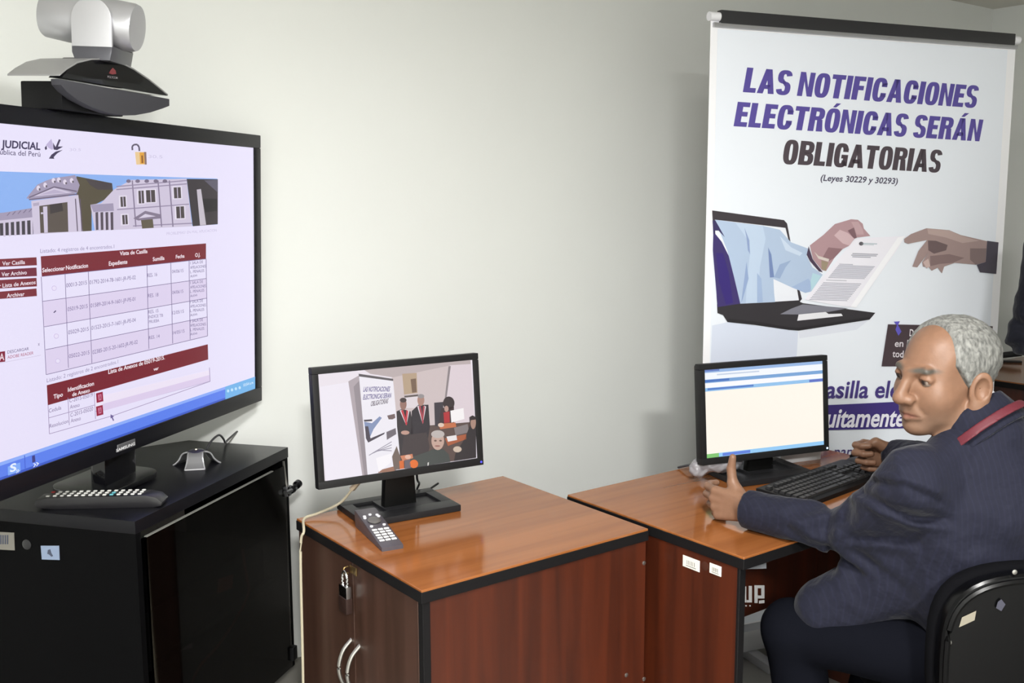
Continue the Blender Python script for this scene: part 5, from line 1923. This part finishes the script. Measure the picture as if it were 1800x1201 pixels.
def make_person(name, label, J, look):
    f = unit(J['f'])
    r = np.array([f[1], -f[0], 0.0])
    u = np.array([0, 0, 1.0])
    TA = np.array([r, f, u])
    hs = J.get('hs', 1.0)
    hops, T, A = head_ops(J['head'], J['hf'], J['hup'], hs)
    nb = np.array(J['neck'])
    # ---- skin: head, neck, trunk, arms, hands in one surface
    b_ops = list(hops)
    b_ops.append(('+', rc(T((-.014, 0, -.062)), nb + u * .01, .058 * hs, .060), .025))
    b_ops.append(('+', rc(nb, J['chest'], .075, .10), .04))
    b_ops.append(('+', rc(J['chest'], J['pelvis'], .10, .10), .04))
    for s in 'LR':
        b_ops += [('+', rc(nb - u * .03, J['sh' + s], .06, .045), .03), ('+', rc(J['sh' + s], J['el' + s], .045, .036), .02), ('+', rc(J['el' + s], J['wr' + s], .036, .026), .02)]
        b_ops += J['hand' + s]
    skin, lip, brow, stub, nail = (np.array(lin(c)) for c in (look['skin'], look['lip'], look['brow'], look['stub'], (200, 160, 140)))

    def cols(v):
        q = ((v - np.array(J['head'])) @ A.T) / hs
        c = np.tile(skin, (len(v), 1))

        def blend(w, col):
            nonlocal c
            w = np.clip(w, 0, 1)[:, None]
            c = c * (1 - w) + col * w
        st = np.exp(-(((q[:, 0] - .07) / .05) ** 2 + ((q[:, 2] + .085) / .03) ** 2)) * .45
        blend(st * (q[:, 0] > 0), stub)
        lp_ = 1.6 - np.sqrt(((q[:, 2] + .0705) / .0075) ** 2 + (q[:, 1] / .026) ** 2 + ((q[:, 0] - .094) / .02) ** 2) * 1.3
        blend(lp_, lip)
        for sg in (1, -1):
            bw = 1.5 - np.sqrt(((q[:, 2] - .0235 + .12 * np.abs(np.abs(q[:, 1]) - .03)) / .0050) ** 2 + ((q[:, 1] - sg * .031) / .022) ** 2 + ((q[:, 0] - .085) / .03) ** 2)
            blend(bw * 1.4 * .85, brow)
            ey = 1.3 - np.sqrt(((q[:, 2] - .0015) / .005) ** 2 + ((q[:, 1] - sg * .0325) / .014) ** 2 + ((q[:, 0] - .09) / .02) ** 2)
            blend(ey * .8, np.array(lin((62, 46, 40))))
        return c
    lo, hi = bounds(b_ops)
    person = solid_obj(name, b_ops, lo, hi, J.get('h', .0029), M_skin, None, cols)
    tag(person, label, 'person')
    # eyes
    for sg in (1, -1):
        c = T((.0762, sg * .0325, .002))
        vs, fs = [], []
        e = MB()
        bmesh.ops.create_uvsphere(e.bm, u_segments=16, v_segments=12, radius=.0122 * hs)
        e.bm.transform(Matrix.Translation(V(c)))
        eo = e.build('eye', M_ink, person, 0)
        eo.data.shade_smooth()
        at = eo.data.color_attributes.new('ink', 'FLOAT_COLOR', 'POINT')
        gz_ = unit(A[0] + A[2] * -.1)
        arr = []
        for v in eo.data.vertices:
            k = unit(np.array(v.co) - c) @ gz_
            arr += [*lin((30, 20, 16) if k > .84 else (128, 114, 104)), 1.0]
        at.data.foreach_set('color', np.array(arr, np.float32))
    # ---- hair: close cap around the skull
    skull = [h_ for h_ in hops[:2]]

    def hairline(P):
        q = ((P - np.array(J['head'], np.float32)) @ A.T.astype(np.float32)) / hs
        x, y, z = q[:, 0], np.abs(q[:, 1]), q[:, 2]
        front = x - np.interp(z, (-.04, -.01, .03, .06, .11), (-.012, .012, .036, .034, .020)).astype(np.float32) - look['front']
        low = (-.030 + .55 * np.clip(x + .012, -.09, .0)) - z
        burn = np.maximum(x - .020, np.maximum(-x - .004, -.042 - z))
        return np.maximum(front, np.minimum(low, burn)) * hs

    def grow(P):
        return -.0055 * hs + .0016 * noise3(P, 160) + .0009 * noise3(P, 380, 2.)
    h_ops = [('+', skull[0][1], 0), ('+', skull[1][1], .03), ('+', rc(T((-.030, 0, -.055)), T((-.04, 0, -.1)), .056 * hs, .056 * hs), .02), ('f', grow, 0), ('&', (hairline, T((0, 0, 0)), 9.), .006)]
    lo, hi = bounds(h_ops[:2], .03)
    solid_obj('hair', h_ops, lo, hi, .003, look['hair'], person)
    # ---- jacket
    ch_, be, pe = np.array(J['chest']), np.array(J['belly']), np.array(J['pelvis'])
    j = [('+', el(ch_, (.185, .125, .17), TA), 0), ('+', el(be, (.172, .135, .15), TA), .06), ('+', el(pe + u * .03, (.190, .150, .13), TA), .06)]
    for s in 'LR':
        S_, E2, W_ = (np.array(J[k + s]) for k in ('sh', 'el', 'wr'))
        j += [('+', rc(nb - u * .03 + (S_ - nb) * .25, S_, .062, .064), .045), ('+', rc(S_, E2, .068, .056), .03), ('+', rc(E2, W_ + unit(W_ - E2) * .03, .056, .046), .02)]
    j.append(('+', rc(nb - u * .022 - f * .012, ch_ + u * .05 - f * .01, .096, .125), .04))
    for a_, b2_, ra_, rb_ in J.get('flaps', ()):
        j.append(('+', rc(a_, b2_, ra_, rb_), .05))
    dm = {s: unit(np.array(J['wr' + s]) - np.array(J['el' + s])) for s in 'LR'}

    def folds(P):
        d = .0022 * noise3(P, 34, .7) + .0010 * noise3(P, 90, 2.)
        for s in 'LR':
            e_ = np.array(J['el' + s], np.float32)
            ax_ = dm[s].astype(np.float32)
            q = P - e_
            t = q @ ax_
            near = np.exp(-(np.linalg.norm(q, axis=1) / .11) ** 2)
            d = d + near * .0085 * np.sin(t * 62 + 3.2 * np.sin(P[:, 2] * 38) + P[:, 0] * 30)
        if J.get('creases'):
            q = P - CO.astype(np.float32)
            dz = q @ _F.astype(np.float32)
            px = 900 + FPX * (q @ _R.astype(np.float32)) / dz
            py = 600.5 - FPX * (q @ _U.astype(np.float32)) / dz
            for amp, wd, pts in J['creases']:
                best = np.full(len(P), 1e9, np.float32)
                for (x0, y0), (x1, y1) in zip(pts[:-1], pts[1:]):
                    ex, ey = x1 - x0, y1 - y0
                    t_ = np.clip(((px - x0) * ex + (py - y0) * ey) / (ex * ex + ey * ey), 0, 1)
                    best = np.minimum(best, np.hypot(px - x0 - t_ * ex, py - y0 - t_ * ey))
                d = d + amp * np.exp(-(best / wd) ** 2)
        a_ = (ch_ + be) / 2
        back = np.exp(-(((P - a_) @ (-f) - .1) / .1) ** 2)
        return d + back * .003 * np.sin((P @ r) * 30 + (P[:, 2]) * 55)
    j.append(('f', folds, 0))
    for s in 'LR':
        j.append(('-', cuff(np.array(J['wr' + s], np.float32), dm[s].astype(np.float32)), .002))
        j.append(('-', rc(np.array(J['wr' + s]) - dm[s] * .03, np.array(J['wr' + s]) + dm[s] * .06, .034, .037), .002))
    # neck opening
    j.append(('-', rc(nb + u * .035 + f * .01, nb + u * .14 + f * .04, .064, .080), .008))
    lo, hi = bounds(j, .03)
    solid_obj('jacket', j, lo, hi, .0065, look['suit'], person)
    # collars and ribbon around the neck
    nax = unit(T((-.030, 0, -.055)) - nb)
    bk = -f
    wedge = (lambda P: np.abs((P - nb.astype(np.float32)) @ r.astype(np.float32)) - .42 * ((P - nb.astype(np.float32)) @ f.astype(np.float32)), nb, 9.)
    co = [('+', hoop(nb, nax, bk, .100, .077, -.035, .050, .0065, .25), 0), ('-', wedge, .004)]
    solid_obj('jacket_collar', co, nb - .17, nb + .17, .004, look['suit'], person)
    so = [('+', hoop(nb, nax, bk, .076, .0675, -.03, .062, .0035, .30), 0), ('-', wedge, .004)]
    solid_obj('shirt_collar', so, nb - .17, nb + .17, .0035, mat('shirt_white', (206, 206, 212), .7), person)
    if look.get('ribbon'):
        ri = [('+', hoop(nb, nax, bk, .112, .103, -.016, .006, .004, .22), 0), ('-', wedge, .004)]
        solid_obj('ribbon', ri, nb - .19, nb + .19, .0035, mat('ribbon_red', (86, 27, 38), .6), person)
    # shirt front filling the neck opening
    sf = [('+', el(ch_ + u * .06 + f * .012, (.10, .100, .10), TA), 0), ('+', rc(nb - u * .02, ch_ + f * .02, .06, .08), .03)]
    lo, hi = bounds(sf, .02)
    solid_obj('shirt', sf, lo, hi, .008, MATS['shirt_white'], person)
    # ---- trousers and shoes
    t = [('+', el(pe, (.165, .125, .10), TA), 0)]
    for s in 'LR':
        t += [('+', rc(J['hip' + s], J['knee' + s], .088, .070), .04), ('+', rc(J['knee' + s], np.array(J['ank' + s]), .070, .056), .02)]
    t.append(('f', lambda P: .003 * noise3(P, 30, 1.3), 0))
    lo, hi = bounds(t, .02)
    solid_obj('trousers', t, lo, hi, .009, look['trousers'], person)
    for s in 'LR':
        a = np.array(J['ank' + s])
        d = unit(J['toe' + s])
        so_ = [('+', rc((a[0], a[1], .045), (a[0] + d[0] * .05, a[1] + d[1] * .05, .035), .042, .040), 0), ('+', rc((a[0] + d[0] * .05, a[1] + d[1] * .05, .035), (a[0] + d[0] * .17, a[1] + d[1] * .17, .028), .040, .030), .02), ('&', half((0, 0, .002), (0, 0, -1)), .0)]
        lo, hi = bounds(so_[:2], .02)
        solid_obj('shoe', so_, lo, hi, .007, mat('shoe_black', (18, 17, 17), .3), person)
    return person


GREY_HAIR = hair_material('hair_grey', (88, 88, 86), (134, 134, 130))
DARK_HAIR = hair_material('hair_dark', (26, 22, 20), (52, 46, 42))
NAVY_SUIT = suit_material('suit_navy', (29, 30, 42), (32, 33, 47), 20)
DARK_SUIT = suit_material('suit_dark', (22, 23, 30), (26, 27, 35), 0)
TROUSER = mat('trouser_navy', (13, 14, 20), .9, spec=.04, bump=.2, bscale=30)

R = math.radians
J = dict(f=(math.cos(R(84)), math.sin(R(84)), 0), head=(2.03, 1.155, 1.180), hs=1.085,
         hf=(math.cos(R(166)), math.sin(R(166)), -.10), hup=(-.02, -.06, 1.0), neck=(2.078, 1.095, 1.050),
         chest=(2.085, 1.08, .875), belly=(2.085, 1.07, .72), pelvis=(2.115, 1.0, .575),
         shL=(1.895, 1.13, .965), elL=(1.935, 1.295, .800), wrL=(1.885, 1.565, .800),
         shR=(2.275, 1.12, .975), elR=(2.43, 1.355, .86), wrR=(2.555, 1.585, .825),
         hipL=(2.03, 1.02, .56), kneeL=(1.905, 1.43, .53), ankL=(1.95, 1.37, .11), toeL=(-.2, 1, 0),
         hipR=(2.19, 1.02, .56), kneeR=(2.34, 1.44, .55), ankR=(2.36, 1.52, .11), toeR=(.2, 1, 0))
J['flaps'] = [((2.02, 1.14, .76), (1.935, 1.36, .60), .09, .072), ((2.01, 1.11, .86), (1.985, 1.20, .80), .09, .08), ((2.17, 1.12, .74), (2.24, 1.30, .66), .09, .06)]
_z = zoom(1200, 563, 1.8817)
J['creases'] = [(a, w_, [_z(*p) for p in pts]) for a, w_, pts in (
    (.010, 7, ((492, 622), (474, 680), (480, 740), (512, 784))), (-.007, 9, ((512, 640), (500, 690), (508, 750))),
    (-.008, 8, ((560, 580), (640, 630), (740, 678), (870, 690))), (.008, 8, ((600, 575), (690, 625), (780, 655), (880, 662))),
    (.007, 8, ((640, 535), (740, 552), (850, 600))), (-.006, 8, ((640, 515), (740, 530), (840, 566))),
    (-.006, 9, ((330, 640), (390, 680), (428, 726))), (.006, 9, ((352, 690), (400, 730), (440, 748))),
    (-.006, 10, ((540, 740), (640, 745), (760, 760))), (.007, 9, ((560, 715), (660, 722), (780, 735))),
    (-.005, 10, ((700, 440), (720, 500), (730, 560))), (.005, 10, ((960, 380), (930, 480), (940, 600), (960, 740))))]
J['handL'] = hand_ops(J['wrL'], (-.16, .97, -.02), (.1, 0, 1), (-1, 0, 0), [(.55, .75, .5), (.65, .8, .55), (.75, .85, .55), (.8, .85, .5)],
                      ((.022, .022, -.012), (.050, .052, -.016), (.056, .088, -.014), (.050, .118, -.008)))
J['handR'] = hand_ops(J['wrR'], (-.45, .85, -.05), (0, 0, 1), (.8, .4, 0), [(1.15, 1.25, .8), (1.25, 1.3, .8), (1.3, 1.3, .8), (1.3, 1.25, .8)],
                      ((.022, .020, -.012), (.052, .040, -.026), (.082, .030, -.044), (.104, .014, -.046)))
man = make_person('person', 'grey haired man in a navy suit seated at the desk, looking left', J,
                  dict(skin=(130, 97, 77), lip=(122, 80, 68), brow=(78, 74, 68), stub=(120, 100, 86), hair=GREY_HAIR, front=.0, suit=NAVY_SUIT, trousers=TROUSER, ribbon=True))

# second man, mostly outside the picture on the right
e0 = ont(1806, 585, 3.2)
bd = unit((e0[0], e0[1], 0))
rt = np.array([bd[1], -bd[0], 0])
c2 = e0 * np.array([1, 1, 0]) + rt * .235
P_ = lambda x, y, z: tuple(c2 + rt * x + bd * y + np.array([0, 0, z]))
K = dict(f=tuple(-bd), head=P_(0, -.03, 1.60), hf=tuple(-bd), hup=(0, 0, 1), neck=P_(0, 0, 1.46), chest=P_(0, 0, 1.29), belly=P_(0, -.01, 1.10), pelvis=P_(0, 0, .93), h=.005,
         shL=P_(.19, .01, 1.40), elL=P_(.235, .03, 1.11), wrL=P_(.06, -.18, 1.03), shR=P_(-.19, .01, 1.40), elR=P_(-.235, .03, 1.11), wrR=P_(-.06, -.18, 1.03),
         hipL=P_(.09, 0, .90), kneeL=P_(.10, -.02, .50), ankL=P_(.10, .02, .10), hipR=P_(-.09, 0, .90), kneeR=P_(-.10, -.02, .50), ankR=P_(-.10, .02, .10), toeL=tuple(-bd), toeR=tuple(-bd))
for s, sg in (('L', 1), ('R', -1)):
    fwv = unit(np.array(K['wr' + s]) - np.array(K['el' + s]))
    K['hand' + s] = hand_ops(K['wr' + s], fwv, (0, 0, 1), -bd, [(.5, .6, .4)] * 4, ((.022, .022, -.012), (.050, .046, -.02), (.076, .050, -.03), (.098, .046, -.036)))
man2 = make_person('person', 'standing person in a dark suit cut off by the right picture edge', K,
                   dict(skin=(170, 128, 100), lip=(132, 88, 76), brow=(50, 42, 38), stub=(130, 104, 88), hair=DARK_HAIR, front=.016, suit=DARK_SUIT, trousers=TROUSER))
